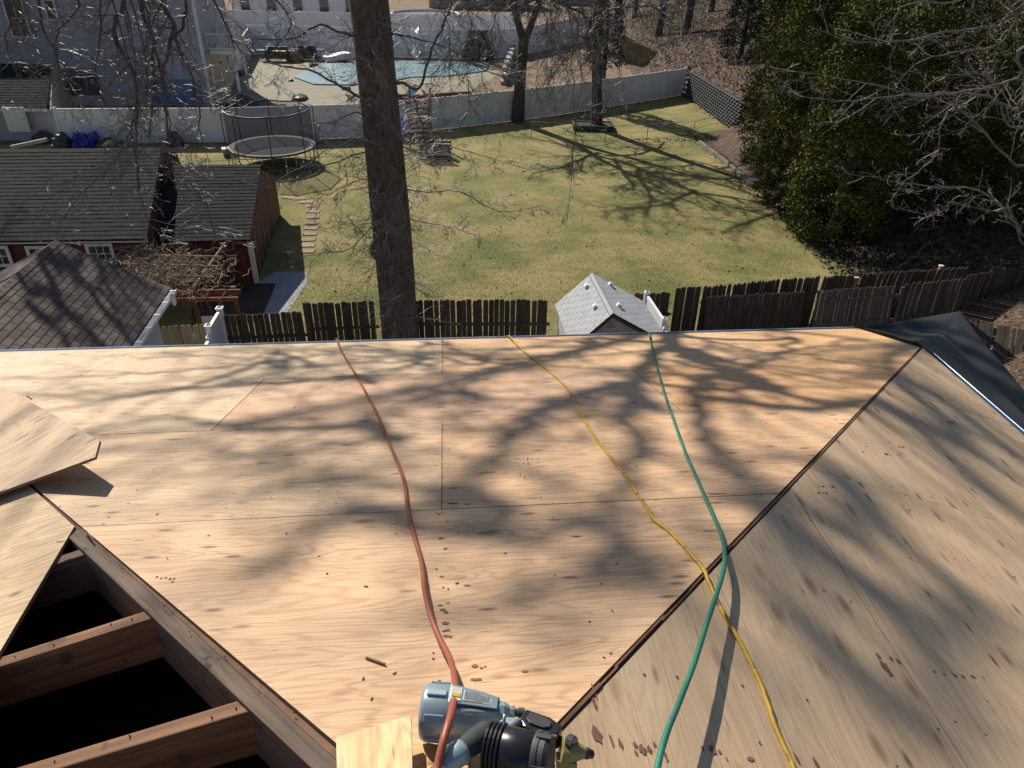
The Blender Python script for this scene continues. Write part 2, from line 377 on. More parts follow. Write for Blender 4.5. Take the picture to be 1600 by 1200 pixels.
# ================================================================ GROUND
def sstep(a, b, x):
    t = min(1, max(0, (x-a)/(b-a))); return t*t*(3-2*t)
def wallx(y): return 12.24+(56.73-y)*.094
def hz(x, y):
    if y > 45.5:
        xw = wallx(min(y, 57.2)) if y < 57.6 else 10.2+(y-57.6)*.06
        st = 1.62 if y < 57.6 else 1.0*sstep(57.6, 60, y)+.3
        s = x-xw; h = st*sstep(.05, .35, s)+max(0, s)*.30
        if y > 57.6: h = st*sstep(0, 1.2, s)+max(0, s-1)*.28
        return min(h, 9)
    xb = 11.0+.055*max(0, 43-y); s = max(0, x-xb); t = sstep(44.5, 45.5, y)
    hA = s*.16+max(0, s-1.5)*.22
    return min(hA+t*0, 8)
def axis(segs):
    out = [segs[0][0]]
    for a, b_, st in segs:
        n = max(1, int(round((b_-a)/st)))
        out += [a+(b_-a)*i/n for i in range(1, n+1)]
    return out
xs = axis([(-400, -60, 40), (-60, 8, 4), (8, 18, .25), (18, 50, 1.5), (50, 400, 35)])
ys = axis([(-300, -20, 40), (-20, 16, 3), (16, 45, .8), (45, 58, .25), (58, 100, 1.5), (100, 900, 80)])
b = B(); b.v = [(x, y, hz(x, y) if -20 < y < 160 else hz(x, 100)) for y in ys for x in xs]
nx = len(xs)
for j in range(len(ys)-1):
    for i in range(nx-1):
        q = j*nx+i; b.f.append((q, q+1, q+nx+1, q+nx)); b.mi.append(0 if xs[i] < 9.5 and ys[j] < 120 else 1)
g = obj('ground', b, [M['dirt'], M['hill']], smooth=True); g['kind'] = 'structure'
# the back yard lawn, edged by the white fence, the timber bed and the wooden fence
def fenceline(x):   # y of the white fence foot
    P_ = [(-30, 39.2), (-24.2, 39.9), (-15.8, 40.9), (-8.33, 42.7), (-3.4, 45.6), (3, 49.7), (8.5, 54.3), (12.2, 57.2)]
    for (xa, ya), (xb, yb) in zip(P_, P_[1:]):
        if x <= xb: return ya+(yb-ya)*(x-xa)/(xb-xa)
    return 57.2
b = B(); X = axis([(-30, 13, 1.0)])
def right(y): return min(12.6, 11.2 if y < 30 else 10.45+.0 if y < 44 else wallx(y))
for i in range(len(X)-1):
    a, c_ = X[i], X[i+1]
    for (y0, y1) in ((16.2, None),):
        b.add([(a, 16.6, .004), (c_, 16.6, .004), (c_, fenceline(c_), .004), (a, fenceline(a), .004)], [(0, 1, 2, 3)])
setting('lawn', b, M['grass'])
# neighbour's paved pool yard
b = B(); pts = [G(372, 75), G(345, 150), G(350, 175), G(720, 152), G(800, 105), G(790, 92), G(500, 93), G(420, 95)]
b.slab([p+UP*.012 for p in pts], UP, .010); setting('patio', b, M['concrete'])
b = B(); cpx = [(460, 122), (478, 110), (510, 101), (570, 98), (640, 96), (765, 97), (760, 112), (700, 120), (640, 122), (600, 131), (540, 134), (490, 133)]
b.slab([G(*q)+UP*.10 for q in cpx], UP, .085)
tag(obj('pool_cover', b, M['pool']), 'pale teal cover sagging over the in-ground swimming pool', 'pool cover')
b = B(); random.seed(3)
for i in range(46):
    a = Vector((random.uniform(-17, -4), random.uniform(59, 66), .112)); d = Vector((random.uniform(-1, 1), random.uniform(-1, 1), 0)).normalized()*.12
    b.box(a, d, d.cross(UP)*.5, UP*.008)
o = obj('leaf_debris', b, M['mulch']); o['kind'] = 'stuff'; tag(o, 'dark wet leaves scattered over the pool cover', 'leaves')
b = B(); b.slab([G(*q)+UP*.016 for q in [(775, 68), (785, 130), (1000, 90), (972, 60), (880, 62)]], UP, .012); setting('bare_earth_bed', b, M['dirt'])
b = B(); b.slab([G(*q)+UP*.012 for q in [(398, 445), (380, 500), (437, 505), (462, 470), (480, 440), (478, 425), (430, 425)]], UP, .01); setting('gravel_path', b, M['gravel'])
b = B(); b.slab([G(*q)+UP*.016 for q in [(300, 445), (300, 520), (408, 500), (432, 443)]], UP, .012); setting('mulch_bed', b, M['mulch'])
b = B(); b.slab([G(*q)+UP*.02 for q in [(1098, 222), (1120, 213), (1165, 215), (1180, 270), (1176, 288)]], UP, .014); setting('planting_bed', b, M['mulch'])
# stepping stones
me = None
st = thing('stepping_stone_path', 'curved row of flat tan stepping stones in the grass beside the red shed', 'path', G(490, 340))
for i, (px, py) in enumerate([(451, 309), (468, 311), (479, 316), (489, 322), (490, 331), (489, 340), (488, 349), (486, 357), (484, 366), (482, 375), (481, 384), (480, 393)]):
    c_ = G(px, py); b = B(); a = random.uniform(-.2, .2)
    b.box(c_+UP*.015, Vector((cos(a), sin(a), 0))*.27, Vector((-sin(a), cos(a), 0))*.17, UP*.02)
    obj('paver', b, M['paver'], st, origin=c_, bevel=.01)

# ================================================================ THE HOUSE UNDER THE CAMERA
def clip(poly, a, bb, c_):       # keep a*x+b*y<=c
    out = []
    for i in range(len(poly)):
        p, q = poly[i], poly[(i+1) % len(poly)]; fp = a*p[0]+bb*p[1]-c_; fq = a*q[0]+bb*q[1]-c_
        if fp <= 0: out.append(p)
        if (fp < 0 < fq) or (fq < 0 < fp):
            t = fp/(fp-fq); out.append((p[0]+(q[0]-p[0])*t, p[1]+(q[1]-p[1])*t))
    return out
def rect(poly, x0, x1, y0, y1):
    for h in ((-1, 0, -x0), (1, 0, x1), (0, -1, -y0), (0, 1, y1)): poly = clip(poly, *h) if poly else poly
    return poly
house = thing('house_roof', 'house under the camera, its hip roof stripped to new plywood decking', 'house', tuple(APEX-UP*APEX.z))
TH = .0125
tints = {'cream': (.73, .55, .365), 'peach': (.72, .465, .28), 'orange': (.73, .43, .215), 'grey': (.60, .47, .34), 'tan': (.71, .50, .32), 'pink': (.71, .47, .30)}
def sheet(poly, fn, n, gx, gz, tint, lift=0, parent=house, name='plywood_sheet', bow=0, mt='ply'):
    if len(poly) < 3: return None
    b = B(); pts = [fn(x, y, lift) for x, y in poly]; b.slab(pts, n, TH, 0, 1)
    cx = sum(p[0] for p in poly)/len(poly); cy = sum(p[1] for p in poly)/len(poly)
    return obj(name, b, [M[mt], M['ply_edge']], parent, origin=fn(cx, cy, lift), R=frame(gx, gz), color=tint, bevel=.0008)
FP = [(-.03, 1.085), (3.572, 5.19), (3.60, 6.12), (-3.62, 6.12), (-3.60, 5.14)]
rows = [(6.125, 4.82, [-2.48, -.04, 2.40]), (4.82, 3.675, [-3.64, -1.20, 1.24]), (3.675, 2.54, [-2.48, -.04, 2.40]), (2.54, 1.0, [-3])]
T = [['cream', 'cream', 'peach', 'orange'], ['cream', 'pink', 'orange', 'orange'], ['cream', 'tan', 'peach', 'pink'], ['pink', 'pink']]
random.seed(11); gp = .0013
for r, (d1, d0, sm_) in enumerate(rows):
    ee = [-3.7]+sorted(x for x in sm_ if x > -3.6)+[3.7]
    for k in range(len(ee)-1):
        p = rect(FP, ee[k]+gp, ee[k+1]-gp, d0+gp, d1-gp)
        tc = tints[T[r][min(k, len(T[r])-1)]]; tc = tuple(min(1, c_*random.uniform(.97, 1.03)) for c_ in tc)
        sheet(p, RP, RNF, RE, RNF, tc, random.uniform(-.001, .0012))
# right-hand slope
RPG = [(.010, -.006), (3.88, 3.935), (3.88, -6), (.016, -6)]
for (l0, l1, sm_) in ((2.66, 3.88, [2.88, .44, -2.0]), (1.44, 2.66, [1.64, -.80, -3.24]), (.22, 1.44, [.42-1.2, -3.4]), (.0, .22, [-2.2])):
    nn = [-6]+sorted(sm_)+[4.2]
    for k in range(len(nn)-1):
        p = rect(RPG, l0+.0007, l1-.0007, nn[k]+gp, nn[k+1]-gp)
        tc = random.choice([(.68, .495, .315), (.70, .51, .33), (.67, .485, .31)])
        sheet(p, SR, NR, RN, NR, tc, random.uniform(-.001, .001), mt='plyknot')
# left-hand slope: two lower rows are on, the top row is still open
LPG = [(.03, 0.0), (3.85, 3.965), (3.85, -6), (.03, -6)]
hipn = lambda l: 1.03*l+.005
LPG = [(.0, hipn(0)), (3.85, hipn(3.85)), (3.85, -6), (0, -6)]
LPG = clip(LPG, -1.03, 1, -.03)
for (l0, l1, sm_) in ((2.61, 3.85, [1.9, -.5, -3]), (1.385, 2.61, [.6, -1.9, -4.3])):
    nn = [-6]+sorted(sm_)+[4.5]
    for k in range(len(nn)-1):
        p = rect(LPG, l0+gp, l1-gp, nn[k]+gp, nn[k+1]-gp)
        sheet(p, SL, NL, LL*-1, NL, (.78, .58, .36), random.uniform(0, .001))
p = rect(LPG, 0.02, 1.38, -6, -2.0); sheet(p, SL, NL, RN, NL, (.8, .6, .4))
# framing
def beam(name, p0, p1, up, wd, dp, m, parent=house, tw=0, **k):   # top face along p0-p1
    p0, p1 = Vector(p0), Vector(p1); x = (p1-p0); L = x.length; x.normalize(); z = (Vector(up)-x*Vector(up).dot(x)).normalized(); y = z.cross(x)
    b = B(); c_ = (p0+p1)/2-z*dp/2; b.box(c_, x*L/2, y*wd/2, z*dp/2)
    return obj(name, b, m, parent, origin=c_, R=Matrix((x, y, z)).transposed(), bevel=.003, **k)
hipL0, hipL1 = APEX, SL(3.8, hipn(3.8)); hd = (hipL1-hipL0).normalized()
sideL = (LL-hd*LL.dot(hd)).normalized()
off = sideL*.034-UP*.010
beam('hip_rafter', hipL0+off+hd*-.02, hipL1+off-hd*.1, UP, .046, .20, M['lumber_old'])
off = sideL*.004-UP*.0155
beam('hip_edge_board', hipL0+off, hipL1+off-hd*.1, UP, .020, .10, M['hipgap'])
hipR1 = RP(3.55, 5.15); beam('hip_rafter', APEX-UP*.0185, hipR1-UP*.0185, UP, .05, .2, M['hipgap'])
# splintered strip standing in the right hip seam
hr = (hipR1-APEX).normalized()
b = B(); random.seed(5)
ss_ = .2
while ss_ < 5.1:
    s = ss_; dl_ = random.uniform(.08, .5); ss_ += dl_*random.uniform(.9, 1.0); a = APEX+hr*s+UP*random.uniform(-.006, -.002); bb_ = APEX+hr*(s+dl_)+UP*random.uniform(-.006, .0)
    yy = hr.cross(UP).normalized()
    b.box((a+bb_)/2+yy*random.uniform(-.002, .003), (bb_-a)/2, yy*random.uniform(.0022, .0045), UP*.003)
obj('hip_seam_strip', b, M['hipgap'], house)
for n in [3.71, 3.30, 2.89, 2.48, 2.07, 1.66, 1.25, .84, .43, .02]:
    l0 = max(.06, (n-.005)/1.03+.04)
    beam('rafter', SL(l0, n, -.0135), SL(3.8, n, -.0135), NL, .040, .155, M['lumber'] if n not in (1.25,) else M['lumber_old'])
for n in [-.39, -.80, -1.21, -1.62, -2.03]:
    beam('rafter', SL(.03, n, -.0135), SL(3.8, n, -.0135), NL, .040, .155, M['lumber'])
beam('ridge_board', APEX-UP*.02, APEX-RN*6-UP*.02, UP, .04, .2, M['lumber_old'])
# nail heads along the rafters (real little discs, joined)
def nails(name, spots, n, m=M['ink'], r=.0042, seg=5):
    b = B(); n = Vector(n); a = n.orthogonal().normalized(); c_ = n.cross(a)
    for p in spots:
        p = Vector(p)+n*.0012; b.add([p+(a*cos(2*pi*i/seg)+c_*sin(2*pi*i/seg))*r for i in range(seg)], [tuple(range(seg))])
    o = obj(name, b, m, house); o['kind'] = 'stuff'; return o
sp = []
def inp(poly, x, y):
    s = None
    for i in range(len(poly)):
        p, q = poly[i], poly[(i+1) % len(poly)]; cr = (q[0]-p[0])*(y-p[1])-(q[1]-p[1])*(x-p[0])
        if s is None: s = cr > 0
        elif (cr > 0) != s: return False
    return True
for k in range(-9, 10):
    for j in range(44):
        e = -.04+k*.405+random.gauss(0, .012); d = 1.15+j*.115+random.gauss(0, .02)
        if inp(FP, e, d) and random.random() < (.9 if k % 3 == 0 else .45): sp.append(RP(e, d))
nails('nail_heads', sp, RNF)
sp = []
for k in range(-10, 10):
    for j in range(40):
        n = .44+k*.41+random.gauss(0, .012); l = .1+j*.1+random.gauss(0, .015)
        if l < 3.85 and n < hipn(l)-.02 and random.random() < .5: sp.append(SR(l, n))
nails('nail_heads', sp, NR)
# bent nails left standing in the old framing, wood chips on the deck
b = B(); random.seed(61)
for n_, ls in ((.84, (.95, 1.02, 1.2, 1.33)), (.43, (.52, .58, .8, 1.0, 1.22, 1.25)), (1.25, (1.28,))):
    for l_ in ls:
        p = SL(l_, n_+random.uniform(-.012, .012), -.014); q = p+NL*random.uniform(.003, .009); b.tube([p, q], .0020, 6)
for k in range(16):
    p = hipL0+off*2.2+hd*(.5+k*.17)+Vector((random.uniform(-.012, .012), random.uniform(-.012, .012), 0)); p.z = (hipL0+hd*(.5+k*.17)).z-.010
    q = p+UP*random.uniform(.003, .010); b.tube([p, q], .0016, 5)
o = obj('bent_nails', b, M['ink'], house); o['kind'] = 'stuff'
b = B()
for k in range(80):
    e_, d_ = random.uniform(-3, 3), random.uniform(1.2, 6.0)
    if random.random() < .5: e_, d_ = random.gauss(0, .9), random.uniform(1.3, 3)
    if not inp(FP, e_, d_): continue
    a = random.uniform(0, pi); L_ = random.uniform(.0015, .006); u_ = (RE*cos(a)+RD*sin(a)); v_ = RNF.cross(u_); b.box(RP(e_, d_, .002), u_*L_, v_*random.uniform(.0008, .002), RNF*.0012, random.choice([0, 0, 0, 1]))
for k in range(70):
    l_, n_ = random.uniform(.2, 3.6), random.uniform(-1, 3)
    if n_ > hipn(l_)-.1: continue
    a = random.uniform(0, pi); L_ = random.uniform(.0015, .005); u_ = (RN*cos(a)+LR*sin(a)); v_ = NR.cross(u_); b.box(SR(l_, n_, .002), u_*L_, v_*random.uniform(.0008, .002), NR*.0012, random.choice([0, 0, 0, 1]))
o = obj('wood_chips', b, [M['ply_edge'], M['ink']]); o['kind'] = 'stuff'; tag(o, 'tiny wood chips and sawdust crumbs scattered over the plywood deck', 'wood chips')
# reddish drip stains and ink stamps
def blobs(name, lst, fn, n, m, parent=house):
    b = B(); n = Vector(n); a = n.orthogonal().normalized(); c_ = n.cross(a)
    for (px, py, rx_, ry_) in lst:
        p = fn(px, py); p = p+n*.0013; dx = fn(px+6, py)-fn(px, py); dx.normalize(); dy = n.cross(dx)
        sc_ = (p-CAM).length/F; k = 11; ph = random.uniform(0, 6)
        b.add([p+dx*cos(2*pi*i/k)*rx_*.72*sc_*(1+.3*sin(3*i+ph))+dy*sin(2*pi*i/k)*ry_*.72*sc_*(1+.3*cos(2*i+ph))*1.4 for i in range(k)], [tuple(range(k))])
    o = obj(name, b, m, parent); o['kind'] = 'stuff'; return o
random.seed(9)
blobs('drip_stains', [(700, 942, 4, 1.5), (687, 946, 6, 2), (692, 953, 7, 3), (697, 957, 5, 3), (696, 974, 8, 4), (699, 985, 6, 3), (697, 994, 7, 3), (704, 995, 4, 3), (708, 787, 12, 3), (730, 788, 8, 2), (742, 1041, 7, 4), (752, 1044, 4, 2), (758, 1042, 3, 1.5), (820, 1049, 7, 3), (730, 915, 7, 2), (690, 901, 6, 1.5), (851, 667, 11, 2), (799, 681, 9, 2), (690, 841, 5, 3), (697, 857, 4, 2), (744, 1062, 12, 3), (1120, 772, 22, 2.5), (900, 838, 12, 1.5), (95, 847, 9, 3)], RX, RNF, M['stain'])
blobs('drip_stains', [(932, 1148, 11, 12), (928, 1080, 3, 12), (928, 1098, 4, 11), (955, 1157, 3, 10), (969, 1162, 4, 8), (992, 1164, 5, 4), (1003, 1171, 8, 7), (1014, 1171, 5, 5), (1022, 1163, 3, 3), (1040, 1182, 3, 8), (993, 1176, 3, 4), (1098, 1170, 3, 4), (1114, 1172, 7, 7), (1124, 1175, 4, 3), (1172, 1186, 8, 3), (1135, 1186, 2, 3), (1245, 1186, 4, 8), (1275, 1193, 4, 9), (1385, 1045, 8, 13), (1372, 1025, 5, 4), (1392, 1029, 4, 3), (1403, 1033, 4, 4), (1460, 1050, 3, 2), (1475, 1054, 3, 2), (1492, 1056, 4, 3), (1505, 1058, 4, 3), (1520, 1058, 5, 3), (1536, 1059, 2, 2)], SRX, NR, M['stain'])
kn = [] and [(random.uniform(940, 1600), random.uniform(640, 1190), random.uniform(2.5, 6.5), random.uniform(2.5, 7)) for _ in range(190)]
kn = [k for k in kn if (SRX(k[0], k[1])-APEX).dot(LR) > .05 and (SRX(k[0], k[1])-APEX).dot(RN) < 1.0*(SRX(k[0], k[1])-APEX).dot(LR)-.1]
M['knot'] = surf('knot_brown', (.24, .155, .10), (.15, .09, .06), 60, .7)
None
def stamp(px, py, fn, n, rowsn, wpx, parent=house):
    b = B(); n = Vector(n)
    for r in range(rowsn):
        x = px-wpx/2
        while x < px+wpx/2:
            wd = random.uniform(2, 6)
            if random.random() < .72:
                p = fn(x+wd/2, py+r*9+random.uniform(-2, 2))+n*.0014; ex = (fn(x+wd, py)-fn(x, py))*.42; ey = n.cross(ex).normalized()*.0035*random.uniform(.5, 2)
                if random.random() < .4: ex, ey = ex*.3, ey*3.2
                b.add([p-ex-ey, p+ex-ey, p+ex+ey, p-ex+ey], [(0, 1, 2, 3)])
            x += wd+random.uniform(1, 3)
    o = obj('ink_stamp', b, M['ink'], parent); o['kind'] = 'stuff'
for q in [(822, 717, 2, 34), (1090, 610, 3, 46), (893, 618, 2, 30), (820, 745, 1, 20), (258, 903, 1, 30)]: stamp(q[0], q[1], RX, RNF, q[2], q[3])
for q in [(1395, 700, 2, 26), (1290, 760, 2, 26)]: stamp(q[0], q[1], SRX, NR, q[2], q[3])
# eave metal, fascia, walls, attic
for a0, a1 in ((-3.62, -1.0), (-.998, 1.6), (1.602, 3.60)):
    a, c_ = RP(a0, 6.122, .004), RP(a1, 6.122, .004); b = B()
    dn = Vector((0, 0, -1))
    b.slab([a-RD*.022, c_-RD*.022, c_+RD*.022, a+RD*.022], RNF, .002, 0)
    b.slab([a+RD*.0225, c_+RD*.0225, c_+RD*.0225+dn*.06, a+RD*.0225+dn*.06], RN, .002, 0)
    b.tube([a+RD*.027+dn*.004, c_+RD*.027+dn*.004], .0065, 6, 1)
    obj('drip_edge', b, [M['drip'], M['dripw']], house)
a, c_ = SR(3.885, 3.85, .004), SR(3.885, -6, .004); b = B()
b.slab([a-LR*.02, c_-LR*.02, c_+LR*.03, a+LR*.03], NR, .002, 0); b.slab([a+LR*.031, c_+LR*.031, c_+LR*.031-UP*.06, a+LR*.031-UP*.06], LR, .002, 0)
b.tube([a+LR*.034, c_+LR*.034], .005, 6, 0); obj('drip_edge', b, [M['drip'], M['dripw']], house)
b = B(); a, c_ = RP(-3.60, 6.10, -.03), RP(3.58, 6.10, -.03); b.slab([a, c_, c_-UP*.17, a-UP*.17], RN, .02); obj('fascia', b, M['trim'], house)
b = B(); a, c_ = SR(3.86, 3.85, -.03), SR(3.86, -6, -.03); b.slab([a, c_, c_-UP*.17, a-UP*.17], LR, .02); obj('fascia', b, M['trim'], house)
b = B(); a, c_ = SL(3.83, 3.85, -.03), SL(3.83, -6, -.03); b.slab([a, c_, c_-UP*.17, a-UP*.17], LL, .02); obj('fascia', b, M['trim'], house)
Wc = lambda e, n: Vector((APEX.x, APEX.y, 0))+RE*e+RN*n
zt = RP(0, 5.75).z-.06
b = B()
for (p, q) in ((Wc(-3.25, 4.4), Wc(3.25, 4.4)), (Wc(3.25, 4.4), Wc(3.25, -6)), (Wc(3.25, -6), Wc(-3.25, -6)), (Wc(-3.25, -6), Wc(-3.25, 4.4))):
    nrm = (q-p).cross(UP).normalized(); b.slab([p, q, q+UP*zt, p+UP*zt], nrm, .12)
obj('wall', b, M['siding'], house)
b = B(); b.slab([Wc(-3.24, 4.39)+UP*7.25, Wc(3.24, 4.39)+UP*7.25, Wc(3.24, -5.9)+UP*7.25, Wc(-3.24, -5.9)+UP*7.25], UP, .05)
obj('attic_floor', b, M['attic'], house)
b = B(); b.slab([Wc(3.24, -5.98)+UP*7.2, Wc(-3.24, -5.98)+UP*7.2, Wc(0, -5.98)+UP*8.9], RN*-1, .04); obj('gable', b, M['siding'], house)

# ---------------------------------------------------------------- loose boards
lp = [(1.475, 1.905), (1.44, 1.775), (3.86, 1.70), (3.86, 3.35), (2.93, 3.36)]
b = B(); b.slab([SL(x, y, .030+(.012 if i < 2 else 0)) for i, (x, y) in enumerate(lp)], NL, .0125, 0, 1)
o = obj('plywood_sheet', b, [M['ply'], M['ply_edge']], None, origin=SL(2.4, 2.2, .03), R=frame(LL*-1+RN*.55, NL), color=(.74, .56, .38), bevel=.001)
tag(o, 'loose cut plywood sheet whose pointed corner juts over the hip at the left', 'plywood sheet')
cp = [RX(525, 1151, .10), RX(643, 1117, .10), RX(646, 1290, .10), RX(528, 1290, .10)]
b = B(); b.slab(cp, RNF, .016, 0, 1)
o = obj('plywood_offcut', b, [M['ply'], M['ply_edge']], None, origin=cp[0], R=frame(cp[3]-cp[0], RNF), color=(.86, .60, .32), bevel=.001)
tag(o, 'small honey-coloured plywood offcut lying flat left of the nail gun', 'wood offcut')
for q in range(2):
    pass
cp = [RX(600, 1182, .035), RX(668, 1160, .035), RX(735, 1172, .035), RX(720, 1290, .035), RX(600, 1290, .035)]
b = B(); b.slab(cp, RNF, .03, 0, 1)
o = obj('plywood_offcut', b, [M['ply'], M['ply_edge']], None, origin=cp[0], R=frame(cp[2]-cp[0], RNF), color=(.78, .45, .20), bevel=.001)
tag(o, 'orange wood block shaded beneath the body of the nail gun', 'wood offcut')
# a few splinters and shavings
random.seed(21)
for i, (px, py, L, lab) in enumerate([(587, 1035, .03, 'thin dark wood splinter lying left of the red hose above the nail gun'), (140, 838, .05, 'brown splinter sticking up at the seam beside the open rafters'), (46, 622, .06, 'broken splinter standing on the upper edge of the loose plywood sheet'), (1482, 660, .03, 'tiny dark curled leaf on the right roof slope')]):
    fn = SRX if i == 3 else RX; n = NR if i == 3 else RNF
    p = fn(px, py); a = random.uniform(.5, 1.1); d = RE*cos(a)-RD*sin(a); b = B()
    b.box(p+n*.004, d*L, d.cross(n)*.0025, n*.0025+d*.001)
    tag(obj('wood_splinter' if i < 3 else 'dry_leaf', b, M['hipgap'] if i else M['ply_edge']), lab, 'splinter' if i < 3 else 'leaf')

# ---------------------------------------------------------------- hoses
def smoothpath(pts, k=6):
    out = []; P_ = [Vector(p) for p in pts]; P_ = [P_[0]*2-P_[1]]+P_+[P_[-1]*2-P_[-2]]
    for i in range(1, len(P_)-2):
        for j in range(k):
            t = j/k; a, b_, c_, d = P_[i-1:i+3]
            out.append(.5*((2*b_)+(c_-a)*t+(2*a-5*b_+4*c_-d)*t*t+(3*b_-a-3*c_+d)*t**3))
    out.append(P_[-2]); return out
def hose(name, pts, r, m, lab, cat, wob=.0):
    pp = smoothpath(pts); random.seed(len(pts))
    if wob: pp = [p+Vector((random.uniform(-1, 1), random.uniform(-1, 1), 0))*wob for p in pp]
    b = B(); b.tube(pp, [r*random.uniform(.94, 1.06) for _ in pp], 8); return tag(obj(name, b, m, smooth=True), lab, cat)
over = lambda px, py: [RX(px, py, .012)+RN*.05-UP*1.2, RX(px, py, .012)+RN*.06-UP*.25]
r = .0078
red = [(525, 530, r), (534, 549, r), (545, 568, r), (560, 592, r), (575, 620, r), (590, 648, r), (605, 685, r), (622, 725, r), (632, 755, r), (638, 800, r), (648, 840, r), (659, 880, .012), (663, 920, .03), (672, 960, .032), (688, 1000, .030), (704, 1032, .04), (711, 1070, .09), (706, 1110, .15), (695, 1150, .15), (683, 1200, .12), (676, 1235, .11)]
hose('air_hose', over(524, 529)+[RX(*q) for q in red], .0076, M['hosered'], 'brick-red air hose running up from the nail gun to the roof edge', 'hose')
gr = [(1012, 519, .012), (1018, 540, r), (1027, 575, r), (1038, 615, r), (1052, 655, r), (1070, 705, r), (1092, 755, r), (1112, 800, r), (1127, 835, r), (1132, 860, .012)]
gr2 = [(1131, 888, .035), (1119, 930, .045), (1104, 975, .05), (1085, 1035, .055), (1060, 1100, .06), (1040, 1150, .062), (1027, 1200, .066), (1018, 1240, .07)]
hose('air_hose', over(1011, 518)+[RX(*q) for q in gr]+[SRX(*q) for q in gr2], .0073, M['hosegreen'], 'dark green hose crossing the right hip seam and the yellow hose', 'hose')
r = .0066
ye = [(793, 525, .012), (810, 542, r), (832, 560, r), (852, 575, r), (875, 595, r), (892, 615, r), (902, 637, r), (915, 660, r), (935, 690, r), (955, 715, r), (975, 740, r), (995, 770, r), (1012, 795, r), (1022, 812, r), (1045, 829, r), (1070, 855, r), (1092, 880, r), (1101, 893, .010)]
ye2 = [(1112, 920, r+.003), (1125, 947, r), (1140, 975, r), (1160, 1010, r), (1178, 1045, r), (1195, 1085, r), (1210, 1130, r), (1225, 1165, r), (1240, 1200, r), (1256, 1240, r)]
hose('extension_cord', over(792, 523)+[RX(*q) for q in ye]+[SRX(*q) for q in ye2], .0061, M['hoseyel'], 'scuffed yellow cord lying across the middle of the plywood deck', 'cord', .0012)

# ---------------------------------------------------------------- black membrane hanging over the right corner
inner = [RX(1352, 513, .012), RX(1385, 519, .014), RX(1415, 530, .014), RP(3.60, 5.19, .012), SR(3.90, 3.3, .006), SR(3.90, 2.7, .0), SR(3.90, 2.0, -.004), SR(3.90, 1.2, -.004)]
outer = [G(1356, 511, 7.40), G(1400, 503, 7.38), G(1450, 495, 7.34), G(1501, 486, 7.30), G(1533, 530, 7.28), G(1570, 573, 7.26), G(1625, 640, 7.22), G(1720, 740, 7.2)]
def polyline(P_, n):
    P_ = [Vector(p) for p in P_]; return [P_[int(i)].lerp(P_[min(int(i)+1, len(P_)-1)], i-int(i)) for i in [k*(len(P_)-1)/n for k in range(n+1)]]
ip = smoothpath(inner, 8); op = polyline(outer, 56)
def memb(u, v):
    k = u*(len(ip)-1); i = min(int(k), len(ip)-2); t = k-i
    a = ip[i].lerp(ip[i+1], t); c_ = op[i].lerp(op[i+1], t)
    p = a.lerp(c_, v); env = sin(pi*min(1, v*1.02))*min(1, u*6)
    z = .045*sin(v*8.5-u*3.0+.2)*env*(1-v*.6)+.016*sin(v*19+u*9)*env+.03*v*(1-v)*sin(u*8+1)-.10*sin(pi*v)
    return p+UP*(z+.01*sin(pi*v))
b = B(); b.grid(memb, 90, 40)
o = obj('roofing_membrane', b, M['rubber'], smooth=True); md = o.modifiers.new('solid', 'SOLIDIFY'); md.thickness = .004
tag(o, 'black rubber roofing membrane draped out past the right corner of the deck', 'membrane')

# ---------------------------------------------------------------- nail gun
gun = thing('nail_gun', 'blue-silver and black coil nail gun lying on its side at the roof peak', 'nail gun', tuple(RX(780, 1130, .0)))
A0 = RX(664, 1112, .085); A1 = RX(815, 1124, .075); ax = (A1-A0).normalized()
up_ = (RNF-ax*RNF.dot(ax)).normalized(); sd_ = ax.cross(up_)
b = B(); rr = .0545
prof = [(-.006, rr*.80), (-.003, rr*.93), (.0, rr*.98), (.004, rr), (.05, rr), (.054, rr*.975), (.056, rr*.975), (.058, rr*.995), (.075, rr*.96), (.10, rr*.80), (.13, rr*.66), (.155, rr*.58), (.165, rr*.5), (.17, rr*.36)]
b.lathe(A0, ax, prof, 40); obj('body', b, M['gunblue'], gun, smooth=True)
for th in (.2, 1.1, 2.0, 2.9, -.8, -1.7):
    u = up_*cos(th)+sd_*sin(th); v_ = ax.cross(u); b = B()
    b.box(A0+ax*.026+u*(rr+.001), ax*.020, v_*.007, u*.0035)
    obj('cap_rib', b, M['gunblue'], gun, bevel=.0015)
for th in (-.25, .75):
    u = up_*cos(th)+sd_*sin(th); v_ = ax.cross(u); b = B()
    p0 = A0+ax*.062+u*(rr*.98); p1 = A0+ax*.150+u*(rr*.62)
    b.tube([p0-u*.006, p0.lerp(p1, .5)-u*.001, p1], [.010, .008, .006], 8); obj('body_rib', b, M['gunblue'], gun, smooth=True)
